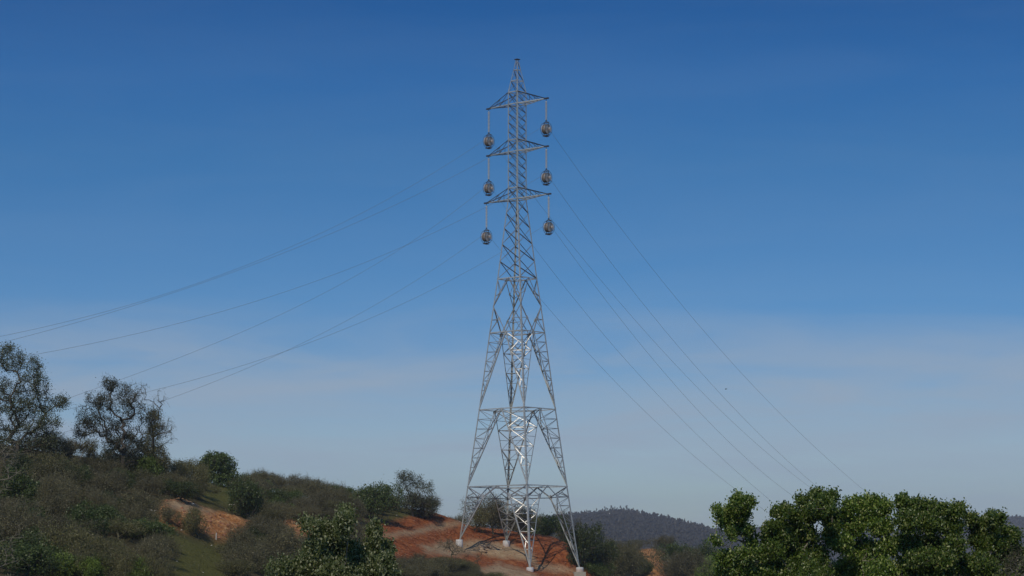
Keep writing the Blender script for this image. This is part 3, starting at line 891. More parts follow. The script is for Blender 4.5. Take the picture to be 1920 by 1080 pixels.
# ------------------------------------------------------------------ conductors
def wire_s(c, px):
    """distance along the line direction (-V) from hanging point c to where the wire crosses picture column px"""
    a = (px - 960) / F
    # x = c.x + s*dx ; depth along the view axis ~ y*cp + z*sp (z taken mid-way)
    s = 0.0; z = c.z
    for _ in range(6):
        dx, dy = -V.x, -V.y
        # c.x + s dx = a*((c.y + s dy)*cp + z*sp)
        s = (a * (c.y * cp + z * sp) - c.x) / (dx - a * dy * cp)
        z = c.z
    return s
def wire_z(c, s, py):
    y = c.y + s * -V.y
    return P(960, py, y).z
WIRES = {
 (0, -1): ([(785, 339), (702, 386), (619, 434), (480, 491.6), (300, 557), (150, 598), (0, 635)], [(1002, 371), (1038, 416.4), (1081, 471), (1151, 557), (1250, 667), (1355, 778), (1461, 876.6), (1514, 915)]),
 (0, 1): ([(919, 299), (780, 363), (619, 440), (480, 495), (300, 562), (150, 607), (0, 647)], [(1038, 257.5), (1096, 337), (1173, 441), (1264, 557), (1369.6, 679.6), (1461, 781.6), (1549, 866), (1616, 924)]),
 (1, -1): ([(730, 483), (605, 550), (420, 638), (240, 714), (140, 745)], [(1020, 489.7), (1073.5, 555.4), (1250, 762), (1355, 864), (1433, 934.7)]),
 (1, 1): ([(919, 386), (785, 448.6), (619, 516.7), (535.6, 550), (300, 617), (60, 668)], [(1038, 344.6), (1096, 428.6), (1142, 489.7), (1197, 558), (1250, 625), (1355.5, 748), (1461, 857), (1524, 912)]),
 (2, -1): ([(857, 475), (750, 545), (600, 629), (450, 697), (320, 750), (120, 814)], [(1017, 565.6), (1250, 810), (1320, 876.6), (1380, 920.6)]),
 (2, 1): ([(912.5, 486), (750, 575), (600, 636), (450, 688), (290, 733), (132, 769)], [(1038, 434.7), (1081, 492.8), (1130, 557), (1250, 702.5), (1355, 822), (1426, 889), (1493, 938)])}
for (k, side), (lp, rp) in WIRES.items():
    c = HANG[(k, side)] + Vector((0, 0, 0.50))
    mb = MB()
    path = []
    for pts, sgn in ((lp, -1), (rp, 1)):
        ss = np.array([0.0] + [wire_s(c, p[0]) for p in pts]); zz = np.array([c.z] + [wire_z(c, s, p[1]) for s, p in zip(ss[1:], pts)])
        # quadratic through the hanging point, least squares on the rest
        A = np.stack([ss[1:], ss[1:] ** 2, ss[1:] ** 3], 1)
        co, *_ = np.linalg.lstsq(A, zz[1:] - c.z, rcond=None)
        smax = abs(ss).max()
        f_ = lambda s: c.z + co[0] * s + co[1] * s * s + co[2] * s ** 3
        f1 = co[0] + 2 * co[1] * sgn * smax + 3 * co[2] * smax * smax
        seg = []
        for s in np.concatenate([np.linspace(0, smax, 40), smax + np.linspace(2, 60, 16)]):
            z = f_(sgn * s) if s <= smax else f_(sgn * smax) + f1 * sgn * (s - smax) + 0.0022 * (s - smax) ** 2
            p = c + (-V) * (sgn * s); p.z = z
            seg.append(p)
        path = (seg[::-1] + path) if sgn < 0 else (path[:-1] + seg)
    mb.tube(path, 0.0125, 5, False)
    sname = 'right' if side > 0 else 'left'
    o = mb.build('conductor', M['wire'], None, True)
    tag(o, f'thin dark conductor running through the {LVL[k]} stringing block on the {sname} side', 'cable', 'conductors strung over the pylon')
# ------------------------------------------------------------------ vegetation builders
def branch_skeleton(root, pts, seed, trunk=None, wig=0.05, w_path=0.6):
    """connect crown points to a trunk, nearest first; returns nodes, parents"""
    r = np.random.default_rng(seed)
    nodes = [np.array(root, float)]; par = [-1]; plen = [0.0]
    for tpt in (trunk or []):
        a = nodes[-1]; b = np.array(tpt, float)
        for q in (0.5, 1.0):
            nodes.append(a + (b - a) * q + r.normal(0, wig * 0.4, 3) * (q < 1)); par.append(len(nodes) - 2); plen.append(plen[-1] + np.linalg.norm(b - a) * 0.5)
    start = len(nodes) - 1
    pts = np.asarray(pts)
    order = np.argsort(np.linalg.norm(pts - nodes[start], axis=1))
    cap = len(nodes) + 3 * len(pts)
    arr = np.zeros((cap, 3)); arr[:len(nodes)] = nodes
    pl = np.zeros(cap); pl[:len(nodes)] = plen
    n = len(nodes)
    lo = max(0, start - 3)
    for i in order:
        p = pts[i]
        d = np.linalg.norm(arr[lo:n] - p, axis=1)
        up = arr[lo:n, 2] - p[2]
        j = int(np.argmin(d + w_path * pl[lo:n] * 0.3 + np.maximum(up, 0) * 0.8)) + lo
        L_ = np.linalg.norm(p - arr[j])
        if L_ > 0.6:
            mid_ = arr[j] + (p - arr[j]) * 0.5 + r.normal(0, wig * L_, 3) + np.array([0, 0, -0.05 * L_])
            arr[n] = mid_; par.append(j); pl[n] = pl[j] + L_ * 0.5; n += 1; j = n - 1
        arr[n] = p; par.append(j); pl[n] = pl[j] + L_ * 0.5; n += 1
    return arr[:n], np.array(par)
def branch_mesh(name, nodes, par, tip_r, mat, sides=5, expo=2.2, rmax=1e9, minr=0):
    n = len(nodes)
    acc = np.zeros(n); kids = np.zeros(n, int)
    for i in range(n - 1, 0, -1):
        v = acc[i] if kids[i] else tip_r ** expo
        acc[i] = v; acc[par[i]] += v; kids[par[i]] += 1
    rad_ = np.minimum(acc ** (1 / expo), rmax); rad_[0] *= 1.25
    i = np.arange(1, n); a = nodes[par[1:]]; b_ = nodes[1:]
    ra = np.minimum(rad_[par[1:]], rad_[1:] * 1.35); rb = rad_[1:]
    keep = rb >= minr
    a, b_, ra, rb = a[keep], b_[keep], ra[keep], rb[keep]
    d = b_ - a; L_ = np.linalg.norm(d, axis=1, keepdims=True) + 1e-9; d = d / L_
    ref = np.where(np.abs(d[:, 2:3]) > 0.9, np.array([[1.0, 0, 0]]), np.array([[0, 0, 1.0]]))
    s = np.cross(d, ref); s /= np.linalg.norm(s, axis=1, keepdims=True) + 1e-9
    t_ = np.cross(d, s)
    th = np.arange(sides) * 2 * np.pi / sides
    cs, sn = np.cos(th)[None, :, None], np.sin(th)[None, :, None]
    dirs = s[:, None] * cs + t_[:, None] * sn
    va = a[:, None] + dirs * ra[:, None, None]; vb = (b_ + d * rb[:, None] * 0.3)[:, None] + dirs * rb[:, None, None]
    vs = np.concatenate([va, vb], 1).reshape(-1, 3)
    m = len(a); k = np.arange(sides)
    f = np.stack([k, (k + 1) % sides, sides + (k + 1) % sides, sides + k], -1)
    f = (f[None] + (np.arange(m) * 2 * sides)[:, None, None]).reshape(-1, 4)
    return mesh_np(name, vs, f, mat, True), kids
def rand_dirs(r, n, up=0.0):
    v = r.normal(0, 1, (n, 3)); v[:, 2] += up
    return v / (np.linalg.norm(v, axis=1, keepdims=True) + 1e-9)
def leaf_mesh(name, centres, size, mat, seed, aspect=0.55, folded=False, up=0.3, var=0.45):
    r = np.random.default_rng(seed)
    n = len(centres)
    d = rand_dirs(r, n, up)                   # leaf axis
    q = rand_dirs(r, n, 0.5)
    s = np.cross(d, q); s /= np.linalg.norm(s, axis=1, keepdims=True) + 1e-9
    nn = np.cross(s, d)
    L_ = (size * (1 + r.uniform(-var, var, n)))[:, None]
    w = L_ * aspect * 0.5
    if folded:
        v = np.stack([centres - d * L_ * 0.5, centres - d * L_ * 0.15 + s * w + nn * w * 0.35, centres + d * L_ * 0.25 + s * w * 0.85 + nn * w * 0.3,
                      centres + d * L_ * 0.5, centres + d * L_ * 0.25 - s * w * 0.85 + nn * w * 0.3, centres - d * L_ * 0.15 - s * w + nn * w * 0.35], 1)
        f = np.array([(0, 1, 2, 3), (0, 3, 4, 5)]); k = 6
    else:
        v = np.stack([centres - d * L_ * 0.5, centres + s * w, centres + d * L_ * 0.5, centres - s * w], 1)
        f = np.array([(0, 1, 2, 3)]); k = 4
    F_ = (f[None] + (np.arange(n) * k)[:, None, None]).reshape(-1, 4)
    return mesh_np(name, v.reshape(-1, 3), F_, mat, False)
def twig_mesh(name, starts, length, width, mat, seed, up=0.4, outdir=None, droop=0.0):
    """thin crooked slivers"""
    r = np.random.default_rng(seed); n = len(starts)
    d = rand_dirs(r, n, up)
    if outdir is not None:
        d = d + outdir; d /= np.linalg.norm(d, axis=1, keepdims=True) + 1e-9
    s = np.cross(d, rand_dirs(r, n)); s /= np.linalg.norm(s, axis=1, keepdims=True) + 1e-9
    L_ = (length * r.uniform(0.5, 1.4, n))[:, None]
    d2 = d + r.normal(0, 0.3, (n, 3)); d2[:, 2] -= droop; d2 /= np.linalg.norm(d2, axis=1, keepdims=True)
    m_ = starts + d * L_ * 0.5; e = m_ + d2 * L_ * 0.5
    w = width * 0.5
    v = np.stack([starts - s * w, starts + s * w, m_ + s * w * 0.8, m_ - s * w * 0.8, e + s * w * 0.3, e - s * w * 0.3], 1)
    f = np.array([(0, 1, 2, 3), (3, 2, 4, 5)])
    F_ = (f[None] + (np.arange(n) * 6)[:, None, None]).reshape(-1, 4)
    return mesh_np(name, v.reshape(-1, 3), F_, mat, False)
def blob_points(r, blobs, shell=0.5):
    """blobs: (centre, radii, count)"""
    out = []
    for c, rr, n in blobs:
        v = rand_dirs(r, n)
        k = r.random(n) ** (1 / 3.0)
        k = k * (1 - shell) + shell * (0.65 + 0.35 * k)
        out.append(np.array(c) + v * k[:, None] * np.array(rr))
    return np.concatenate(out)
def pix_blobs(Y, blobs, base, rng_, depth=0.85):
    """blob list in picture pixels -> metres relative to base, at distance Y"""
    res = []
    for b_ in blobs:
        px, py, rx, ry, n = b_[:5]
        dy = b_[5] if len(b_) > 5 else rng_.normal(0, 0.4)
        p = P(px, py, Y + dy); s = mpp(Y, p.z)
        res.append(((p - base), (rx * s, max(rx, ry) * s * depth, ry * s), n))
    return res

def make_tree(name, label, cat, base, Y, blobs, leafmat, leaf_size, per, seed, trunks=None, bark='bark', tip=0.012, leafprob=1.0, spread=0.28,
              folded=False, group=None, extra_bare=None, aspect=0.55, sides=5, rmax=0.5, twigs=None, expo=2.2, shell=0.4, droop=0.0, minr=0, up=0.3):
    r = np.random.default_rng(seed)
    root = empty(name, base, label, cat, group)
    bl = pix_blobs(Y, blobs, base, r)
    pts = blob_points(r, bl, shell)
    bare = None
    if extra_bare:
        bare = blob_points(r, pix_blobs(Y, extra_bare, base, r), 0.6)
        allp = np.concatenate([pts, bare])
    else: allp = pts
    tr = [tuple(P(px, py, Y) - base) for px, py in (trunks or [])]
    nodes, par = branch_skeleton((0, 0, -0.15), allp, seed, tr)
    me, kids = branch_mesh(name + '_branches', nodes, par, tip, M[bark], sides, expo, rmax, minr)
    link('trunk', me, root)
    lp = pts[r.random(len(pts)) < leafprob]
    c = np.repeat(lp, per, 0) + r.normal(0, 1, (len(lp) * per, 3)) * spread
    link('crown', leaf_mesh(name + '_leaves', c, leaf_size, M[leafmat], seed + 1, aspect, folded, up), root)
    if twigs:
        tmat, tn, tl, tw = twigs
        src = nodes[len(tr) * 2 + 1:]
        st = np.repeat(src, tn, 0) + r.normal(0, 0.1, (len(src) * tn, 3))
        link('twigs', twig_mesh(name + '_twigs', st, tl, tw, M[tmat], seed + 2, 0.2, None, droop), root)['kind'] = 'stuff'
    return root

def dup(root, loc, rz, sc, label=None, group=None):
    o = root.copy(); C.objects.link(o)
    o.location = loc; o.rotation_euler = (0, 0, rz); o.scale = sc
    if label: o['label'] = label
    if group: o['group'] = group
    for ch in root.children:
        d = ch.copy(); C.objects.link(d); d.parent = o
    return o

# ---- a small library of hillside shrubs, all about 3 m across and 2.2 m tall
def shrub(name, kind, seed, cat):
    r = np.random.default_rng(seed)
    root = empty(name, (0, 0, 0), 'placeholder', cat)
    if kind == 'green':
        nb = 7
        bl = [((r.normal(0, 0.55), r.normal(0, 0.55), 1.1 + r.uniform(-0.35, 0.45)), (0.75 + r.uniform(-.2, .2),) * 2 + (0.65 + r.uniform(-.15, .2),), 55) for _ in range(nb)]
        pts = blob_points(r, bl, 0.6); pts[:, 2] = np.maximum(pts[:, 2], 0.15)
        per, ls, spread, lm, tw = 22, 0.10, 0.13, 'leaf_green', None
    elif kind == 'bright':
        bl = [((r.normal(0, 0.5), r.normal(0, 0.5), 1.0 + r.uniform(-0.3, 0.5)), (0.7, 0.7, 0.6), 55) for _ in range(7)]
        pts = blob_points(r, bl, 0.6); pts[:, 2] = np.maximum(pts[:, 2], 0.15)
        per, ls, spread, lm, tw = 20, 0.10, 0.13, 'leaf_bright', None
    elif kind == 'olive':
        bl = [((r.normal(0, 0.6), r.normal(0, 0.6), 1.1 + r.uniform(-0.3, 0.5)), (0.7, 0.7, 0.65), 42) for _ in range(7)]
        pts = blob_points(r, bl, 0.5); pts[:, 2] = np.maximum(pts[:, 2], 0.15)
        per, ls, spread, lm, tw = 24, 0.075, 0.14, 'leaf_olive', ('twig', 2, 0.4, 0.016)
    else:
        bl = [((r.normal(0, 0.6), r.normal(0, 0.6), 1.15 + r.uniform(-0.3, 0.5)), (0.75, 0.75, 0.7), 42) for _ in range(7)]
        pts = blob_points(r, bl, 0.55); pts[:, 2] = np.maximum(pts[:, 2], 0.15)
        per, ls, spread, lm, tw = 22, 0.065, 0.14, 'leaf_brown', ('twig', 4, 0.45, 0.016)
    nodes, par = branch_skeleton((0, 0, -0.2), pts, seed, [(r.normal(0, .05), r.normal(0, .05), 0.25)])
    me, _ = branch_mesh(name + '_stems', nodes, par, 0.010, M['twig' if kind in ('brown', 'olive') else 'bark'], 4, 2.3, 0.09, 0.0105)
    link('stems', me, root)
    c = np.repeat(pts, per, 0) + r.normal(0, 1, (len(pts) * per, 3)) * spread
    link('foliage', leaf_mesh(name + '_leaves', c, ls, M[lm], seed + 1, 0.6), root)
    if tw:
        st = np.repeat(pts, tw[1], 0) + r.normal(0, 0.12, (len(pts) * tw[1], 3))
        od = st / (np.linalg.norm(st, axis=1, keepdims=True) + 1e-6) * 0.9
        link('twigs', twig_mesh(name + '_twigs', st, tw[2], tw[3], M[tw[0]], seed + 2, 0.5, od), root)['kind'] = 'stuff'
    return root
LIB = {}
for kind, nm in (('green', 'evergreen_shrub'), ('bright', 'leafy_shrub'), ('olive', 'olive_shrub'), ('brown', 'thorn_shrub')):
    LIB[kind] = [shrub(nm, kind, 100 + i * 7 + hash(kind) % 1 + {'green': 0, 'bright': 40, 'olive': 80, 'brown': 120}[kind], 'shrub') for i in range(3)]
used_lib = set()
BASE_R, BASE_H = 1.5, 2.1
DESC = {'green': 'dark evergreen shrub', 'bright': 'bright green leafy shrub', 'olive': 'olive green twiggy shrub', 'brown': 'grey-brown thorny shrub with few leaves'}
def put_shrub(kind, loc, wid, hgt, label, group=None, r=random):
    k = r.randrange(3)
    src = LIB[kind][k]
    rz = r.uniform(0, 6.28); sc = (wid / 2 / BASE_R, wid / 2 / BASE_R, hgt / BASE_H)
    if (kind, k) not in used_lib:
        used_lib.add((kind, k))
        src.location = loc; src.rotation_euler = (0, 0, rz); src.scale = sc; src['label'] = label
        if group: src['group'] = group
        return src
    o = dup(src, loc, rz, sc, label)
    if group: o['group'] = group
    elif 'group' in o: del o['group']
    return o

# ---- single shrubs that the photograph lets one point to: px, base py, width px, height px, kind, label
SINGLE = [
 (345, 905, 74, 42, 'olive', 'broad olive shrub on the skyline left of the rounded dark evergreen'),
 (262, 905, 70, 56, 'bright', 'green shrub at the foot of the half-bare tree'),
 (372, 1012, 58, 52, 'olive', 'grey-green shrub standing in front of the orange soil heap, dark below'),
 (316, 984, 38, 30, 'brown', 'small brown shrub at the left end of the orange soil heap'),
 (467, 975, 72, 78, 'green', 'tall bushy green shrub right of the grassy patch on the slope'),
 (338, 938, 70, 38, 'green', 'dark green shrub right behind the orange soil heap'),
 (700, 975, 84, 68, 'green', 'large green shrub below the ridge, left of the red bank'),
 (925, 1002, 80, 62, 'brown', 'brown shrub clump behind the far pylon leg, leafless top'),
 (1030, 1004, 66, 52, 'green', 'dark green shrub behind the right side of the pylon base'),
 (975, 1002, 66, 48, 'brown', 'low brown shrub between the pylon legs on the far side'),
 (890, 998, 40, 40, 'olive', 'small olive shrub behind the left-hand pylon leg'),
 (1100, 1070, 60, 88, 'green', 'tall green shrub just past the right-hand pylon leg'),
 (1122, 1078, 60, 66, 'green', 'green shrub at the right edge of the red soil pad'),
 (1122, 1098, 50, 34, 'bright', 'small green shrub beside the square concrete block'),
 (1275, 1072, 70, 52, 'green', 'dark round shrub right of the small orange bank'),
 (1320, 1075, 60, 52, 'green', 'dark green shrub beyond the leafy sapling, on the lower slope'),
 (1150, 1094, 76, 60, 'olive', 'olive shrub in the dip right of the red pad'),
 (1185, 1100, 70, 56, 'brown', 'brown shrub below the small orange bank'),
 (1290, 1100, 80, 52, 'brown', 'broad brown shrub at the bottom edge, left of the leafy sapling'),
 (1335, 1096, 60, 44, 'bright', 'yellow-green shrub at the bottom edge beside the leafy sapling'),
 (1195, 1034, 40, 20, 'olive', 'low dark shrub on top of the small orange bank'),
 (1243, 1033, 60, 24, 'brown', 'low brown shrubs topping the bank in the dip'),
 (1140, 1058, 50, 40, 'brown', 'pale brown shrub behind the green shrub right of the pylon'),
 (40, 960, 110, 72, 'green', 'dark shrub at the left edge of the slope, pale bare branches over it'),
 (130, 868, 60, 40, 'brown', 'brown shrub between the two tall trees'),
 (85, 868, 90, 52, 'brown', 'broad reddish brown shrub under the tall left tree'),
 (50, 1085, 130, 70, 'green', 'dark green bush in the bottom left corner'),
 (290, 1078, 80, 60, 'brown', 'dark grey-brown shrub left of the grass clearing at the bottom'),
 (290, 1040, 56, 34, 'olive', 'olive shrub at the upper left edge of the grass clearing'),
 (545, 1062, 90, 62, 'brown', 'brown shrub left of the grey-green leafy bush'),
 (470, 1090, 84, 58, 'brown', 'broad brown shrub at the bottom, right of the grass clearing'),
 (488, 1012, 78, 38, 'brown', 'wide brown shrub below the tall bushy green one'),
]
LANDMARKS = [((40, 840), 'the tall left tree'), ((235, 870), 'the half-bare tree'), ((405, 890), 'the rounded dark evergreen'), ((365, 975), 'the orange soil heap'), ((370, 1050), 'the lower grass clearing'),
             ((630, 1030), 'the grey-green leafy bush'), ((775, 935), 'the airy skyline tree'), ((550, 995), 'the small orange scar'), ((690, 945), 'the large ridge shrub'), ((1225, 1050), 'the small orange bank'), ((850, 1050), 'the leafless sapling'), ((465, 950), 'the tall bushy shrub')]
KW = {'green': 'dark evergreen', 'bright': 'bright green', 'olive': 'olive green', 'brown': 'grey-brown'}
def where(px, py):
    (lx, ly), nm = min(LANDMARKS, key=lambda l: math.hypot(l[0][0] - px, (l[0][1] - py) * 1.3))
    dx, dy = px - lx, py - ly
    d = math.hypot(dx, dy)
    v = 'below' if dy > 0 else 'above'; h_ = 'right' if dx > 0 else 'left'
    near = 'close' if d < 45 else ('some way' if d < 95 else 'far')
    if abs(dx) > 2.2 * abs(dy): t_ = f'to the {h_} of'
    elif abs(dy) > 2.2 * abs(dx): t_ = v
    else: t_ = f'{v} and {h_} of'
    return f'{near} {t_} {nm}'
def sized(w, h):
    return ('low ' if h < 1.45 else 'tall ' if h > 2.2 else '') + ('broad ' if w > 3.3 else 'narrow ' if w < 2.6 else '')
random.seed(11)
placed = []
for (px, py, w, h, kind, lab) in SINGLE:
    p = hit(px, min(py, 1089))
    if p is None:
        Yg = 285 if px < 1100 else 350
        q = P(px, py, Yg); p = Vector((q.x, q.y, hq(q.x, q.y)))
    s = mpp(p.y)
    put_shrub(kind, p + Vector((0, 0, -0.1)), w * s * 1.05, h * s * 1.08, lab)
    placed.append((p.x, p.y, w * s * 0.4))

# ---- scrub zones: polygon of base points in the picture, kinds with weights, size range in metres, spacing, text
ZONES = [
 ([(0, 905), (60, 900), (170, 905), (260, 930), (262, 1000), (300, 1040), (300, 1089), (0, 1089)], (('brown', 3), ('olive', 4), ('green', 3.2)), (2.0, 4.4), (1.2, 2.5), 2.55, 100, 'on the left slope below the two tall trees', 'scrub on the left slope'),
 ([(170, 885), (330, 895), (370, 905), (380, 948), (300, 938), (255, 930)], (('olive', 3), ('brown', 3), ('green', 3)), (2.4, 3.6), (1.4, 2.2), 2.1, 34, 'between the half-bare tree and the orange soil heap', 'scrub beside the half-bare tree'),
 ([(450, 905), (560, 915), (700, 940), (820, 962), (815, 966), (740, 958), (680, 955), (600, 945), (450, 925)], (('brown', 4), ('olive', 3), ('green', 0.8)), (2.2, 3.6), (1.35, 2.0), 1.7, 90, 'along the skyline ridge left of the pylon', 'scrub along the skyline ridge'),
 ([(450, 930), (600, 950), (720, 958), (715, 985), (640, 985), (530, 978), (480, 985), (450, 950)], (('brown', 4), ('olive', 3), ('green', 0.7)), (2.4, 3.6), (1.4, 2.2), 2.2, 50, 'below the skyline ridge', 'scrub below the skyline ridge'),
 ([(430, 1000), (520, 1010), (660, 1012), (690, 1042), (700, 1089), (430, 1089), (445, 1040)], (('brown', 4), ('olive', 3), ('green', 0.8)), (2.6, 3.8), (1.4, 2.2), 2.2, 60, 'on the lower slope behind the grey-green leafy bush', 'scrub on the lower middle slope'),
 ([(740, 1060), (900, 1070), (940, 1089), (700, 1089)], (('brown', 3), ('olive', 3)), (2.2, 3.2), (1.0, 1.5), 1.7, 40, 'at the bottom edge in front of the red soil pad', 'scrub in front of the red soil pad'),
 ([(1150, 1068), (1400, 1062), (1420, 1089), (1150, 1089)], (('brown', 3), ('olive', 2), ('green', 1.5)), (3.0, 4.5), (2.0, 3.0), 2.4, 50, 'in the dip right of the pylon', 'scrub in the dip right of the pylon'),
]
for (poly, kinds, wr, hr, gap, cap_n, txt, grp) in ZONES:
    xs = [p[0] for p in poly]; ys = [p[1] for p in poly]
    cnt = 0; tries = 0; loc_pl = []
    while cnt < cap_n and tries < cap_n * 14:
        tries += 1
        px, py = random.uniform(min(xs), max(xs)), random.uniform(min(ys), max(ys))
        if float(inpoly(np.array([px]), np.array([py]), poly)[0]) < 0: continue
        if any(float(inpoly(np.array([px]), np.array([py]), g)[0]) > -5 for g in GRASS[:1] + GRASS[1:2] + ORANGE + DIRT): continue
        if 495 < px < 532 and 915 < py < 945: continue
        if float(inpoly(np.array([px]), np.array([py]), GRASS[2])[0]) > -2 and random.random() < 0.75: continue
        if 525 < px < 620 and 985 < py < 1042: continue
        p = hit(px, py)
        if p is None: continue
        if any((p.x - a) ** 2 + ((p.y - b_) * 0.8) ** 2 < (gap + c_ * 0.5) ** 2 for a, b_, c_ in placed): continue
        if any((p.x - a) ** 2 + ((p.y - b_) * 0.8) ** 2 < gap ** 2 for a, b_ in loc_pl): continue
        tot = sum(w for _, w in kinds); q = random.uniform(0, tot)
        for kd, w in kinds:
            q -= w
            if q <= 0: break
        ww, hh_ = random.uniform(*wr), random.uniform(*hr) * random.uniform(0.7, 1.2)
        put_shrub(kd, p + Vector((0, 0, -0.1)), ww, hh_, f'{sized(ww, hh_)}{KW[kd]} shrub {where(px, py)}', grp + ', ' + kd)
        loc_pl.append((p.x, p.y)); cnt += 1
# skyline scrub on the ridge behind the pylon gap and behind the tower
RIDGE = [(478, 925, 60, 38), (502, 930, 60, 42), (528, 932, 60, 40), (556, 935, 56, 40), (585, 940, 56, 38), (615, 944, 56, 38), (645, 948, 50, 36), (848, 979, 24, 12), (862, 980, 22, 13), (876, 982, 20, 14), (905, 1000, 50, 42), (950, 1001, 46, 46), (1000, 1003, 50, 44), (1050, 1010, 44, 44), (1078, 1030, 40, 36), (960, 1000, 60, 36), (1015, 1004, 48, 30)]
for (px, py, w, h) in RIDGE:
    Yg = 292.0 if px > 890 else 300.0
    if px > 1060: Yg = 284.0
    if px < 700: Yg = 256.0 + (px - 478) * 0.07
    q = P(px, py, Yg); z = hq(q.x, q.y); s = mpp(Yg)
    kd = random.choice(['brown', 'olive', 'brown', 'green']) if px > 700 else random.choice(['brown', 'olive'])
    top = P(px, py - h, Yg).z
    put_shrub(kd, Vector((q.x, q.y, z - 0.1)), w * s * 1.1, max(0.8, (top - z)), f'{KW[kd]} crest shrub {where(px, py)}' if px < 700 else f'{KW[kd]} shrub in the row behind the red soil pad', ('scrub along the skyline ridge, ' if px < 700 else 'scrub behind the red soil pad, ') + kd)

# ------------------------------------------------------------------ tall trees on the left
def base_at(px, py, Y):
    q = P(px, py, Y); return Vector((q.x, q.y, min(hq(q.x, q.y), q.z + 0.3)))
YL = 196.0
b0 = base_at(35, 862, YL)
make_tree('tall_tree', 'tall dark many-stemmed tree at the left edge, airy crown of small leaves', 'tree', b0, YL,
  [(20, 672, 26, 24, 60), (52, 690, 26, 26, 60), (-20, 700, 40, 50, 90), (75, 722, 18, 26, 34), (45, 745, 45, 40, 120), (0, 770, 55, 45, 130), (60, 785, 32, 34, 70), (88, 760, 10, 14, 14),
   (112, 753, 16, 11, 34), (92, 792, 22, 16, 40), (40, 820, 62, 28, 120), (95, 828, 24, 18, 50), (-60, 780, 60, 70, 80), (-10, 835, 40, 22, 60), (12, 655, 12, 10, 18)],
  'leaf_greyed', 0.11, 40, 31, [(32, 830)], spread=0.21, tip=0.015, twigs=('twig', 2, 0.45, 0.02), rmax=0.3)
b1 = base_at(228, 882, 200)
make_tree('half_bare_tree', 'tall half-bare tree with dark crooked limbs and thin drooping foliage', 'tree', b1, 200.0,
  [(205, 718, 14, 12, 26), (222, 732, 22, 18, 42), (180, 748, 20, 14, 34), (197, 757, 22, 16, 44), (243, 742, 18, 18, 26), (170, 780, 24, 20, 46), (160, 805, 22, 16, 34), (190, 800, 26, 22, 44), (228, 775, 26, 24, 36), (255, 765, 16, 26, 22),
   (222, 810, 28, 24, 80), (240, 835, 26, 22, 80), (205, 838, 18, 16, 44), (262, 800, 12, 30, 16), (255, 850, 20, 26, 60), (215, 862, 30, 16, 60), (235, 865, 34, 16, 70), (158, 790, 12, 8, 12), (152, 815, 14, 8, 14)],
  'leaf_greyed', 0.10, 36, 47, [(232, 850)], spread=0.19, tip=0.017, extra_bare=[(250, 735, 22, 22, 26), (265, 780, 14, 50, 26), (150, 770, 16, 12, 14)], twigs=('twig', 3, 0.55, 0.018), rmax=0.26, droop=0.4)
b2 = base_at(288, 884, 202)
make_tree('bare_vine_tree', 'slender bare tree hung with vines, right of the half-bare tree', 'tree', b2, 202.0,
  [(290, 775, 10, 12, 14), (284, 790, 10, 18, 18), (303, 800, 10, 24, 20), (286, 835, 17, 40, 110), (300, 858, 15, 24, 60), (270, 852, 15, 26, 60), (285, 790, 14, 20, 30)],
  'leaf_olive', 0.10, 36, 53, [(287, 850), (286, 800)], spread=0.20, tip=0.016, extra_bare=[(272, 735, 6, 18, 8), (300, 748, 10, 18, 12), (315, 800, 10, 18, 20), (318, 820, 8, 16, 14), (285, 765, 22, 22, 20)], twigs=('twig', 4, 0.6, 0.018), rmax=0.11, droop=0.8)
for (px, py, Y, lab, bl) in [
  (150, 872, 205, 'thin pale-stemmed young tree between the two tall trees', [(148, 832, 10, 10, 24), (158, 838, 8, 9, 18)]),
  (168, 872, 206, 'small dense dark tree between the two tall trees', [(170, 835, 14, 14, 60), (172, 852, 12, 12, 50), (165, 845, 12, 16, 40)]),
  (118, 866, 200, 'dark brown bushy tree right of the tall left tree', [(112, 842, 26, 18, 100), (128, 852, 18, 14, 60), (95, 835, 20, 14, 50)])]:
    make_tree('young_tree', lab, 'tree', base_at(px, py, Y), Y, bl, 'leaf_olive' if px != 118 else 'leaf_brown', 0.11, 9, int(px), [(px, py - 12)], spread=0.18, tip=0.010, twigs=('twig', 3, 0.4, 0.018), rmax=0.07, bark='bark_pale' if px == 150 else 'bark')
make_tree('evergreen_tree', 'rounded dark evergreen standing on the skyline right of the two tall trees', 'tree', base_at(408, 912, 236), 236.0,
  [(405, 866, 30, 16, 170), (388, 872, 14, 16, 80), (424, 874, 20, 18, 120), (400, 888, 30, 20, 160), (430, 892, 16, 16, 80), (402, 858, 20, 11, 80), (410, 905, 36, 14, 140), (385, 890, 16, 14, 70)],
  'leaf_green', 0.17, 15, 59, [(406, 895)], spread=0.15, tip=0.010, rmax=0.12)
# airy tree on the ridge
b3 = base_at(775, 966, 268)
make_tree('airy_tree', 'airy round-headed tree on the skyline between the ridge scrub and the pylon', 'tree', b3, 268.0,
  [(752, 897, 11, 10, 26), (765, 893, 14, 9, 34), (780, 903, 14, 12, 38), (755, 915, 14, 14, 34), (778, 920, 16, 12, 34), (790, 912, 8, 8, 14), (805, 912, 6, 8, 14), (806, 925, 7, 9, 14), (765, 940, 26, 18, 120), (795, 948, 24, 18, 110), (812, 945, 10, 16, 30)],
  'leaf_greyed', 0.12, 20, 61, [(772, 950)], spread=0.22, tip=0.012, twigs=('twig', 4, 0.5, 0.024), rmax=0.14)
make_tree('thorn_tree', 'wiry brown thorn tree at the right end of the ridge scrub', 'tree', base_at(806, 968, 270), 270.0,
  [(808, 948, 14, 14, 70), (818, 940, 8, 8, 20), (795, 955, 14, 12, 50)], 'leaf_brown', 0.09, 6, 63, [(806, 962)], spread=0.2, tip=0.010, twigs=('twig', 9, 0.6, 0.024), rmax=0.08, bark='twig')
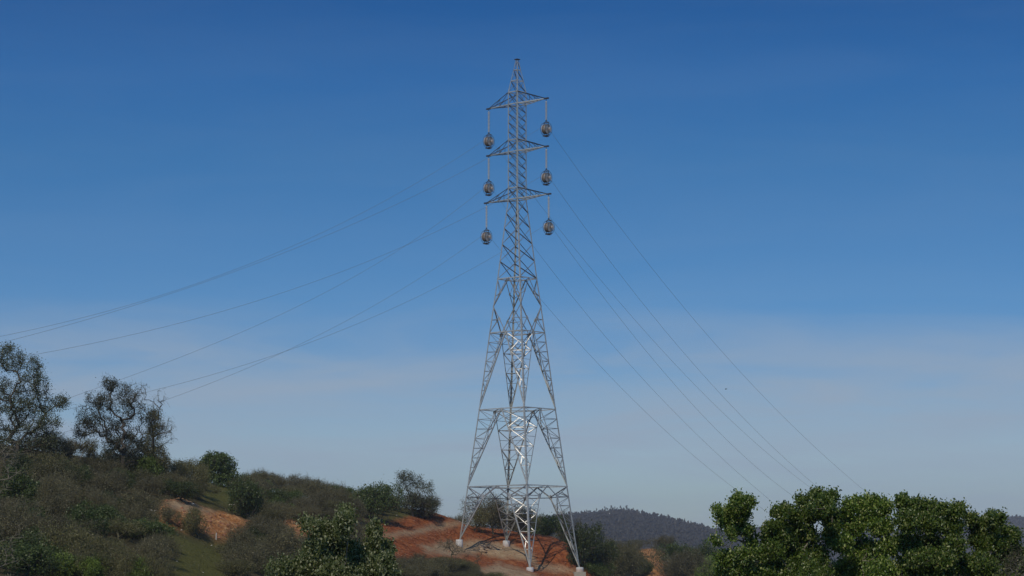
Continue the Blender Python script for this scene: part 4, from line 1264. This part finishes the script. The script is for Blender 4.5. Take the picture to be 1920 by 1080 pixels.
# leafless little tree before the left footing
make_tree('bare_sapling', 'small leafless tree in front of the left-hand pylon footing', 'tree', base_at(850, 1074, 236), 236.0,
  [(835, 1020, 8, 6, 8)], 'leaf_brown', 0.05, 2, 71, [(849, 1050), (846, 1040)], spread=0.1, tip=0.014, extra_bare=[(832, 1022, 14, 10, 26), (856, 1030, 14, 12, 26), (842, 1014, 10, 6, 14), (868, 1042, 10, 12, 14)], twigs=('twig', 5, 0.45, 0.022), rmax=0.09, bark='twig')
make_tree('bare_sapling', 'thin reddish dry sapling in front of the rubble on the red pad', 'tree', base_at(898, 1078, 238), 238.0,
  [(900, 1045, 4, 6, 5)], 'leaf_brown', 0.05, 2, 72, [(898, 1060)], spread=0.08, tip=0.012, extra_bare=[(900, 1040, 6, 10, 14), (893, 1048, 6, 8, 8)], twigs=('twig', 3, 0.35, 0.02), rmax=0.05, bark='twig')
for (px, py) in [(545, 905), (700, 918), (735, 925), (560, 900), (640, 915)]:
    Y = 268 if px > 650 else 255
    make_tree('wiry_shrub', 'wiry leafless shrub poking above the ridge scrub', 'shrub', base_at(px, py + 40, Y), Y, [(px, py + 2, 5, 6, 8)], 'leaf_brown', 0.06, 3, px, [(px, py + 20)], spread=0.1, tip=0.010,
              extra_bare=[(px, py, 10, 14, 22)], twigs=('twig', 5, 0.4, 0.02), rmax=0.05, bark='twig', group='wiry shrubs above the ridge scrub')
# pale bare branches at the left edge
for i, (px, py, Y, lab, bl) in enumerate([
  (-25, 985, 150, 'leaning shrub of pale bare branches at the left edge, upper one', [(15, 850, 22, 30, 14), (30, 880, 24, 20, 12), (5, 900, 24, 30, 14), (40, 945, 24, 10, 6)]),
  (-20, 1090, 118, 'leaning shrub of pale bare branches in the bottom left corner', [(10, 1030, 20, 30, 8), (30, 1000, 24, 16, 6), (20, 1060, 24, 24, 8)])]):
    make_tree('bare_bush', lab, 'shrub', base_at(px, py, Y), Y, [(bl[0][0], bl[0][1], 20, 20, 20)], 'leaf_olive', 0.08, 8, 80 + i, [(px + 8, py - 30)], spread=0.2, tip=0.011,
              extra_bare=bl, twigs=('twig_pale', 2, 0.55, 0.016), rmax=0.05, bark='twig_pale')
# bright leafy weeds at the bottom left
ORD = ['second', 'third', 'fifth', 'sixth', 'first', 'fourth', 'seventh', 'eighth']
for i, (px, py, w, h, kd) in enumerate([(118, 1088, 60, 62, 'bright'), (150, 1090, 64, 56, 'bright'), (190, 1090, 66, 60, 'olive'), (228, 1092, 60, 62, 'olive'), (90, 1092, 56, 50, 'olive'), (172, 1096, 50, 60, 'bright'), (262, 1096, 50, 54, 'bright'), (300, 1098, 40, 50, 'olive')]):
    q = P(px, py, 128.0); z = hq(q.x, q.y); s = mpp(128.0)
    top = P(px, py - h, 128.0).z
    put_shrub(kd, Vector((q.x, q.y, z - 0.1)), w * s * 1.1, max(1.0, top - z), f'{KW[kd]} leafy shrub, {ORD[i]} from the left in the tangle at the bottom edge', 'leafy tangle along the bottom left edge')

# ------------------------------------------------------------------ foreground leafy bush and trees
YB = 38.0
def near_blob_tree(name, label, cat, base, Y, blobs, mat, leaf, per, seed, trunks, spread, tip=0.0028, rmax=0.03, bark='bark_pale', group=None, bare=None):
    q_ = random.Random(seed)
    if mat == 'leaf_near': blobs = [(b_[0], b_[1] + 2, b_[2] * 0.88, b_[3] * 0.86, b_[4]) for b_ in blobs]
    blobs = list(blobs) + [(b_[0] + q_.uniform(-.7, .7) * b_[2], b_[1] - b_[3] * 0.72 - q_.uniform(0, 2), 2.5, q_.uniform(3, 6), 4) for b_ in blobs if b_[2] < 32 and b_[1] < 1010 and q_.random() < 0.75 for _ in (0, 1)]
    return make_tree(name, label, cat, base, Y, blobs, mat, leaf, per, seed, trunks, bark, tip, 1.0, spread, True, group, bare, 0.58, 5, rmax, None, 2.3, 0.45, up=1.2)
qb = P(625, 1250, YB)
near_blob_tree('leafy_bush', 'grey-green leafy bush rising at the bottom edge left of the red pad', 'shrub', Vector((qb.x, qb.y, hz(qb.x, qb.y))), YB,
  [(596, 1000, 13, 20, 24), (620, 1000, 16, 20, 34), (646, 985, 12, 20, 26), (648, 967, 5, 12, 16), (600, 1030, 24, 24, 70), (628, 1036, 30, 26, 110), (664, 1044, 20, 22, 60), (700, 1012, 10, 22, 34), (704, 992, 6, 15, 14), (715, 1035, 18, 20, 40), (690, 1054, 30, 18, 60), (600, 1060, 44, 30, 110), (660, 1075, 60, 34, 150),
   (570, 1060, 14, 22, 30), (525, 1066, 20, 16, 30), (516, 1085, 16, 16, 24), (560, 1090, 40, 20, 60), (724, 1060, 12, 20, 24), (740, 1085, 8, 16, 12), (700, 1090, 40, 30, 70), (573, 985, 3, 6, 3), (620, 1110, 90, 40, 120)],
  'leaf_bush', 0.042, 48, 201, [(627, 1190), (630, 1130)], 0.058)
YR = 45.0
def nb(px, py): q = P(px, py, YR); return Vector((q.x, q.y, hz(q.x, q.y)))
near_blob_tree('leafy_sapling', 'slim leafy sapling standing apart left of the row of leafy trees', 'tree', nb(1395, 1400), YR,
  [(1382, 936, 10, 9, 16), (1395, 942, 12, 9, 20), (1405, 938, 8, 7, 10), (1375, 962, 18, 18, 56), (1360, 975, 16, 16, 46), (1345, 962, 6, 12, 7), (1384, 985, 16, 10, 24), (1398, 960, 5, 12, 6), (1342, 1010, 7, 6, 9), (1372, 1000, 10, 10, 12),
   (1404, 1000, 7, 14, 12), (1410, 1020, 9, 10, 14), (1360, 1045, 20, 14, 40), (1395, 1040, 22, 16, 46), (1420, 1040, 12, 12, 20), (1380, 1070, 40, 20, 70), (1430, 1075, 24, 18, 40)],
  'leaf_near', 0.045, 34, 211, [(1392, 1250), (1390, 1120), (1392, 1050)], 0.055, bare=[(1388, 1005, 20, 14, 20)])
near_blob_tree('leafy_tree', 'first leafy tree of the right-hand row, its crown leaning left', 'tree', nb(1500, 1420), YR + 0.5,
  [(1458, 962, 8, 6, 10), (1470, 958, 8, 7, 10), (1482, 962, 7, 6, 8), (1465, 982, 10, 8, 14), (1445, 990, 10, 8, 18), (1490, 975, 14, 12, 28), (1505, 945, 10, 12, 16), (1530, 930, 12, 10, 20), (1545, 940, 14, 12, 26), (1520, 960, 22, 16, 56), (1560, 932, 8, 8, 12),
   (1440, 1005, 14, 12, 34), (1470, 1005, 24, 16, 56), (1510, 1000, 24, 20, 60), (1448, 1030, 18, 14, 40), (1490, 1040, 34, 22, 90), (1455, 1065, 30, 20, 70), (1530, 1040, 24, 26, 70), (1510, 1080, 60, 26, 140), (1500, 1060, 60, 26, 90), (1555, 965, 16, 18, 40), (1560, 1000, 14, 20, 36)],
  'leaf_near', 0.045, 44, 221, [(1505, 1250), (1510, 1110), (1512, 1040)], 0.058)
near_blob_tree('leafy_tree', 'second leafy tree of the right-hand row, pale trunk and rounded top', 'tree', nb(1620, 1420), YR + 1.2,
  [(1590, 950, 14, 14, 30), (1575, 975, 18, 16, 40), (1610, 945, 12, 14, 22), (1625, 938, 8, 8, 12), (1645, 938, 12, 9, 22), (1660, 950, 12, 12, 24), (1635, 960, 24, 18, 60), (1600, 985, 26, 18, 64), (1650, 985, 26, 20, 66), (1575, 1015, 22, 18, 46), (1620, 1025, 30, 18, 60), (1665, 1025, 22, 20, 46),
   (1590, 1065, 34, 18, 70), (1650, 1070, 36, 22, 80), (1620, 1050, 50, 34, 100), (1620, 1095, 60, 24, 100)],
  'leaf_near', 0.045, 44, 231, [(1622, 1250), (1618, 1120), (1616, 1050)], 0.058)
near_blob_tree('leafy_tree', 'third leafy tree of the right-hand row, the broadest crown', 'tree', nb(1735, 1420), YR + 0.2,
  [(1690, 940, 10, 9, 16), (1700, 948, 12, 10, 22), (1720, 950, 12, 12, 24), (1745, 952, 12, 10, 22), (1765, 955, 12, 10, 22), (1790, 960, 12, 12, 24), (1802, 955, 5, 8, 7), (1700, 975, 22, 18, 60), (1740, 980, 26, 20, 70), (1785, 985, 22, 18, 56), (1700, 1015, 24, 20, 60), (1745, 1020, 30, 20, 76), (1790, 1020, 22, 20, 50),
   (1710, 1060, 30, 20, 70), (1760, 1065, 36, 22, 90), (1740, 1095, 70, 22, 110), (1745, 1050, 56, 30, 100), (1805, 1060, 16, 24, 34)],
  'leaf_near', 0.045, 44, 241, [(1738, 1250), (1740, 1120), (1742, 1050)], 0.058)
near_blob_tree('leafy_tree', 'last leafy tree of the right-hand row, beside the right edge', 'tree', nb(1860, 1420), YR + 0.8,
  [(1822, 972, 7, 7, 12), (1830, 985, 14, 12, 30), (1850, 972, 10, 8, 16), (1872, 970, 8, 8, 12), (1860, 985, 18, 12, 44), (1890, 1000, 12, 10, 22), (1902, 1005, 8, 9, 12), (1840, 1010, 22, 16, 56), (1880, 1015, 24, 16, 50), (1905, 1030, 12, 14, 22), (1850, 1060, 24, 18, 44), (1895, 1060, 22, 20, 40), (1930, 1050, 24, 26, 40), (1865, 1035, 44, 24, 80), (1870, 1090, 50, 24, 110), (1825, 1060, 16, 24, 50)],
  'leaf_near', 0.045, 44, 251, [(1858, 1250), (1852, 1130), (1850, 1040)], 0.055, bare=[(1850, 1040, 12, 20, 10)])
qd = P(1905, 1300, 43)
make_tree('dead_bush', 'grey dry twiggy bush in the bottom right corner', 'shrub', Vector((qd.x, qd.y, hz(qd.x, qd.y))), 43.0, [(1900, 1060, 14, 16, 20)], 'leaf_olive', 0.03, 4, 261, [(1905, 1150)], 'twig_pale', 0.0022, 1.0, 0.06,
          extra_bare=[(1900, 1060, 22, 26, 60), (1915, 1040, 12, 16, 20)], twigs=('twig', 5, 0.14, 0.004), rmax=0.012)

# ------------------------------------------------------------------ small things on the ground
def rock_mesh(name, seed, mat, n=1.0):
    r = random.Random(seed)
    import bmesh
    bm = bmesh.new(); bmesh.ops.create_icosphere(bm, subdivisions=2, radius=1.0)
    k = Vector((r.uniform(0, 50), r.uniform(0, 50), r.uniform(0, 50)))
    for v in bm.verts:
        v.co *= 1 + 0.35 * mnoise.noise(v.co * 1.3 + k) + 0.12 * mnoise.noise(v.co * 3.5 + k)
        v.co.z *= 0.7
        if v.co.z < -0.35: v.co.z = -0.35
    me = bpy.data.meshes.new(name); bm.to_mesh(me); bm.free(); me.materials.append(M[mat])
    return me
RM = [rock_mesh('boulder', s, 'rock') for s in range(5)]
RU = [rock_mesh('rubble_stone', 20 + s, 'rubble') for s in range(5)]
ROCKS = [(270, 944, 3.2, 'pale rock under the scrub above the left clearing'), (252, 953, 2.4, 'small pale rock at the top of the left clearing'), (284, 958, 4, 'pale flat rock left of the orange soil heap'), (291, 960, 4.2, 'whitest rock beside the orange soil heap'),
 (268, 973, 3.6, 'pale rock in the upper clearing, left one'), (281, 978, 3.2, 'pale rock in the upper clearing, right one'), (341, 995, 3, 'pale rock at the lower left toe of the orange heap'), (397, 1025, 2.8, 'pale rock in the lower grass clearing near its right edge'),
 (332, 1053, 2.6, 'small rock on the left side of the lower clearing'), (381, 1074, 2.8, 'pale rock low in the grass clearing'), (607, 943, 4, 'white rock among the ridge scrub'), (612, 967, 3.2, 'white rock below the ridge scrub'), (744, 967, 2.8, 'small pale rock on the green strip above the red bank'),
 (76, 866, 5, 'pale rock on the grass under the tall left tree'), (108, 889, 4, 'greyish rock in the dark hollow on the left slope'), (59, 1017, 4, 'pale rock low on the far left slope'), (356, 962, 4.5, 'pale rock on the orange soil heap'), (362, 947, 7, 'large light boulder on the crest of the orange heap'),
 (515, 920, 14, 'unidentified whitish shape, built as a boulder, half hidden in the scrub below the skyline'), (432, 948, 5, 'pale rock at the upper right of the small grassy patch'), (439, 947, 4, 'smaller pale rock beside the one on the small grassy patch'), (845, 1016, 3, 'small stone left of the left-hand footing'),  # first boulder here stands in for an unidentified pale patch
 (866, 1022, 3.5, 'dark clod right of the left-hand footing')]
for i, (px, py, w, lab) in enumerate(ROCKS):
    p = hit(px, py)
    if p is None: continue
    s = mpp(p.y) * w * 0.6
    o = link('rock', RM[i % 5], None, p + Vector((0, -0.1, s * 0.2)))
    o.scale = (s, s * 0.9, s * 0.9); o.rotation_euler = (0, 0, i * 1.3)
    tag(o, lab, 'rock', 'pale rocks scattered on the slope')
# rubble beside the tower
r = random.Random(5)
for i in range(16):
    px, py = r.uniform(900, 922), r.uniform(1028, 1038)
    p = hit(px, py)
    if p is None: continue
    s = r.uniform(0.10, 0.26)
    o = link('rubble_stone', RU[i % 5], None, p + Vector((0, 0, s * 0.3)))
    o.scale = (s * r.uniform(1, 1.8), s, s); o.rotation_euler = (r.uniform(-.4, .4), r.uniform(-.4, .4), r.uniform(0, 6))
    tag(o, 'rubble stone in the small pile between the left and far pylon legs', 'stone', 'rubble pile on the red pad')
# clods on banks and heap: nobody could count these
vs_, fs_ = [], []
rr = np.random.default_rng(3); n = 0
for poly, cnt, a_, b_ in ((DIRT[0], 3200, 0.05, 0.16), (ORANGE[0], 700, 0.06, 0.22), (ORANGE[1], 250, 0.05, 0.2), (ORANGE[2], 200, 0.06, 0.25)):
    xs = [p[0] for p in poly]; ys = [p[1] for p in poly]
    for _ in range(cnt):
        px, py = rr.uniform(min(xs), max(xs)), rr.uniform(min(ys), min(1088, max(ys)))
        if float(inpoly(np.array([px]), np.array([py]), poly)[0]) < 0: continue
        if max(float(inpoly(np.array([px]), np.array([py]), q)[0]) for q in PALE) > 0 and rr.random() < 0.8: continue
        p = hit(px, py)
        if p is None: continue
        s = rr.uniform(a_, b_) * rr.uniform(0.5, 1.0)
        oc = np.array([(1, 0, 0.2), (0, 1, 0.1), (-1, 0, 0.2), (0, -1, 0.1), (0, 0, 0.8)]) + rr.uniform(-0.3, 0.3, (5, 3))
        vs_.append(oc * s + np.array(p)); fs_.append(np.array([(0, 1, 4), (1, 2, 4), (2, 3, 4), (3, 0, 4)]) + n); n += 5
o = link('soil_clods', mesh_np('soil_clods', np.concatenate(vs_), np.concatenate(fs_), M['redrock'], False, 3))
tag(o, 'loose red clods over the cut banks and spoil heaps', 'soil', kind='stuff')
# low weeds over the open ground
n = 26000
gx = rr.uniform(-62, 66, n); gy = rr.uniform(118, 300, n)
gz = H(gx, gy)
d_, p_, o_2, g_ = masks(gx, gy, gz)
keep = (d_ + o_2 < 0.15) & (np.abs(gx) < gy * 0.235)
st = np.stack([gx, gy, gz], -1)[keep]
st = np.repeat(st, 3, 0) + rr.normal(0, 0.10, (len(st) * 3, 3)) * np.array([1, 1, 0])
o = link('low_weeds', twig_mesh('low_weeds', st, 0.20, 0.035, M['leaf_olive'], 77, 1.6))
tag(o, 'low dry weeds and grass tufts over the slope', 'grass', kind='stuff')
# post and birds
p = hit(405, 1013)
if p is not None:
    m_ = MB(); m_.tube([(0, 0, -0.1), (0.02, 0, 0.55)], [0.05, 0.045], 8); o = m_.build('marker_post', M['post'], None, loc=p); tag(o, 'short whitish stake at the right foot of the grey-green shrub', 'post')
def bird(loc, sc, label, flying=False):
    root = empty('bird', loc, label, 'bird')
    m_ = MB()
    m_.lathe([(0.005, -0.16), (0.035, -0.11), (0.06, -0.03), (0.062, 0.04), (0.04, 0.10), (0.028, 0.125), (0.034, 0.15), (0.03, 0.175), (0.008, 0.20)], (0, 0, 0.12), (0.55, 0, 0.83) if not flying else (1, 0, 0.1), 8)
    m_.build('body', M['bird'], root, True)
    if flying:
        for s in (-1, 1):
            w_ = MB(); w_.add([(0.06, 0.03 * s, 0.13), (0.02, 0.22 * s, 0.2), (-0.04, 0.42 * s, 0.17), (-0.07, 0.2 * s, 0.17), (-0.06, 0.03 * s, 0.12)], [(0, 1, 2, 3, 4)]); w_.build('wing', M['bird'], root)
    else:
        w_ = MB(); w_.tube([(0.0, 0, 0.02), (-0.09, 0, -0.06), (-0.17, 0, -0.16)], [0.03, 0.03, 0.022], 5); w_.build('tail', M['bird'], root)
        for s in (-1, 1):
            w_ = MB(); w_.tube([(0.02, 0.02 * s, 0.07), (0.02, 0.02 * s, -0.03)], 0.006, 4); w_.build('leg', M['bird'], root)
    root.scale = (sc,) * 3
q = P(834, 1056, 232)
bird(Vector((q.x, q.y, q.z - 0.05)), 1.25, 'black bird perched on top of the scrub in front of the red pad')
bird(P(1361, 731, 240), 0.7, 'tiny dark bird in flight against the pale sky', True)

_by = {}
for o in list(C.objects):
    if o.parent is None and 'shrub' in o.name and o.get('label'): _by.setdefault(o['label'], []).append(o)
for lab, os_ in _by.items():
    if len(os_) in (2, 3):
        os_.sort(key=lambda o: o.location.x / o.location.y)
        for o, w in zip(os_, ('left-hand', 'right-hand') if len(os_) == 2 else ('left-hand', 'central', 'right-hand')): o['label'] = w + ' ' + lab
# ------------------------------------------------------------------ trees standing out on the distant ridge
def ridge_tree(seed):
    r = np.random.default_rng(seed)
    root = empty('ridge_tree', (0, 0, 0), 'small dark tree standing on the crest of the distant hill', 'tree', 'trees on the crest of the distant hill')
    m_ = MB(); m_.tube([(0, 0, -1), (0.1, 0, 3.5)], [0.22, 0.12], 5); m_.build('trunk', M['bark'], root)
    bl = [((r.normal(0, 0.5), r.normal(0, 0.5), 3.2 + 1.1 * i), (1.3 - 0.25 * i,) * 2 + (0.9,), 34) for i in range(3)]
    c = blob_points(r, bl, 0.3)
    link('crown', leaf_mesh('ridge_leaves', c, 0.8, M['leaf_far'], seed, 0.7), root)
    return root
RT = [ridge_tree(400 + i) for i in range(3)]
rq = random.Random(9)
spots = [(1135, 1.0), (1139, .7), (1148, 1.1), (1152, .8), (1157, .6), (1165, 1.0), (1170, .8), (1175, 1.1), (1181, .7), (1187, .9), (1213, .6), (1228, .9), (1240, .6), (1253, .8), (1118, .7), (1100, .7), (1105, .5), (1245, .7), (1270, .6), (1283, .7), (1296, .6), (1308, .7), (1320, .6), (1330, .6), (1085, .5), (1263, .5), (1290, .5)]
for i, (px, s) in enumerate(spots):
    py = np.interp(px, [p[0] for p in PR1], [p[1] for p in PR1])
    q = P(px, py + 1.0, 2290)
    loc = Vector((q.x, q.y, q.z - 0.5)); s *= 0.8
    if i < 3: o = RT[i]; o.location = loc; o.scale = (s,) * 3
    else: o = dup(RT[i % 3], loc, rq.uniform(0, 6), (s, s, s * rq.uniform(0.9, 1.3)))

# ------------------------------------------------------------------ air
hm, t, b = new_mat('air')
t.nodes.remove(b)
pv = t.nodes.new('ShaderNodeVolumePrincipled')
pv.inputs['Color'].default_value = (0.80, 0.86, 1.0, 1)
pv.inputs['Density'].default_value = 0.00013
t.links.new(pv.outputs[0], t.nodes['Material Output'].inputs['Volume'])
m_ = MB(); m_.box((0, 0, 62), (12400, 12400, 166)); o = m_.build('haze', hm)
tag(o, 'thin bluish air over the valley', 'haze', kind='stuff')
print('objects', len(bpy.data.objects))
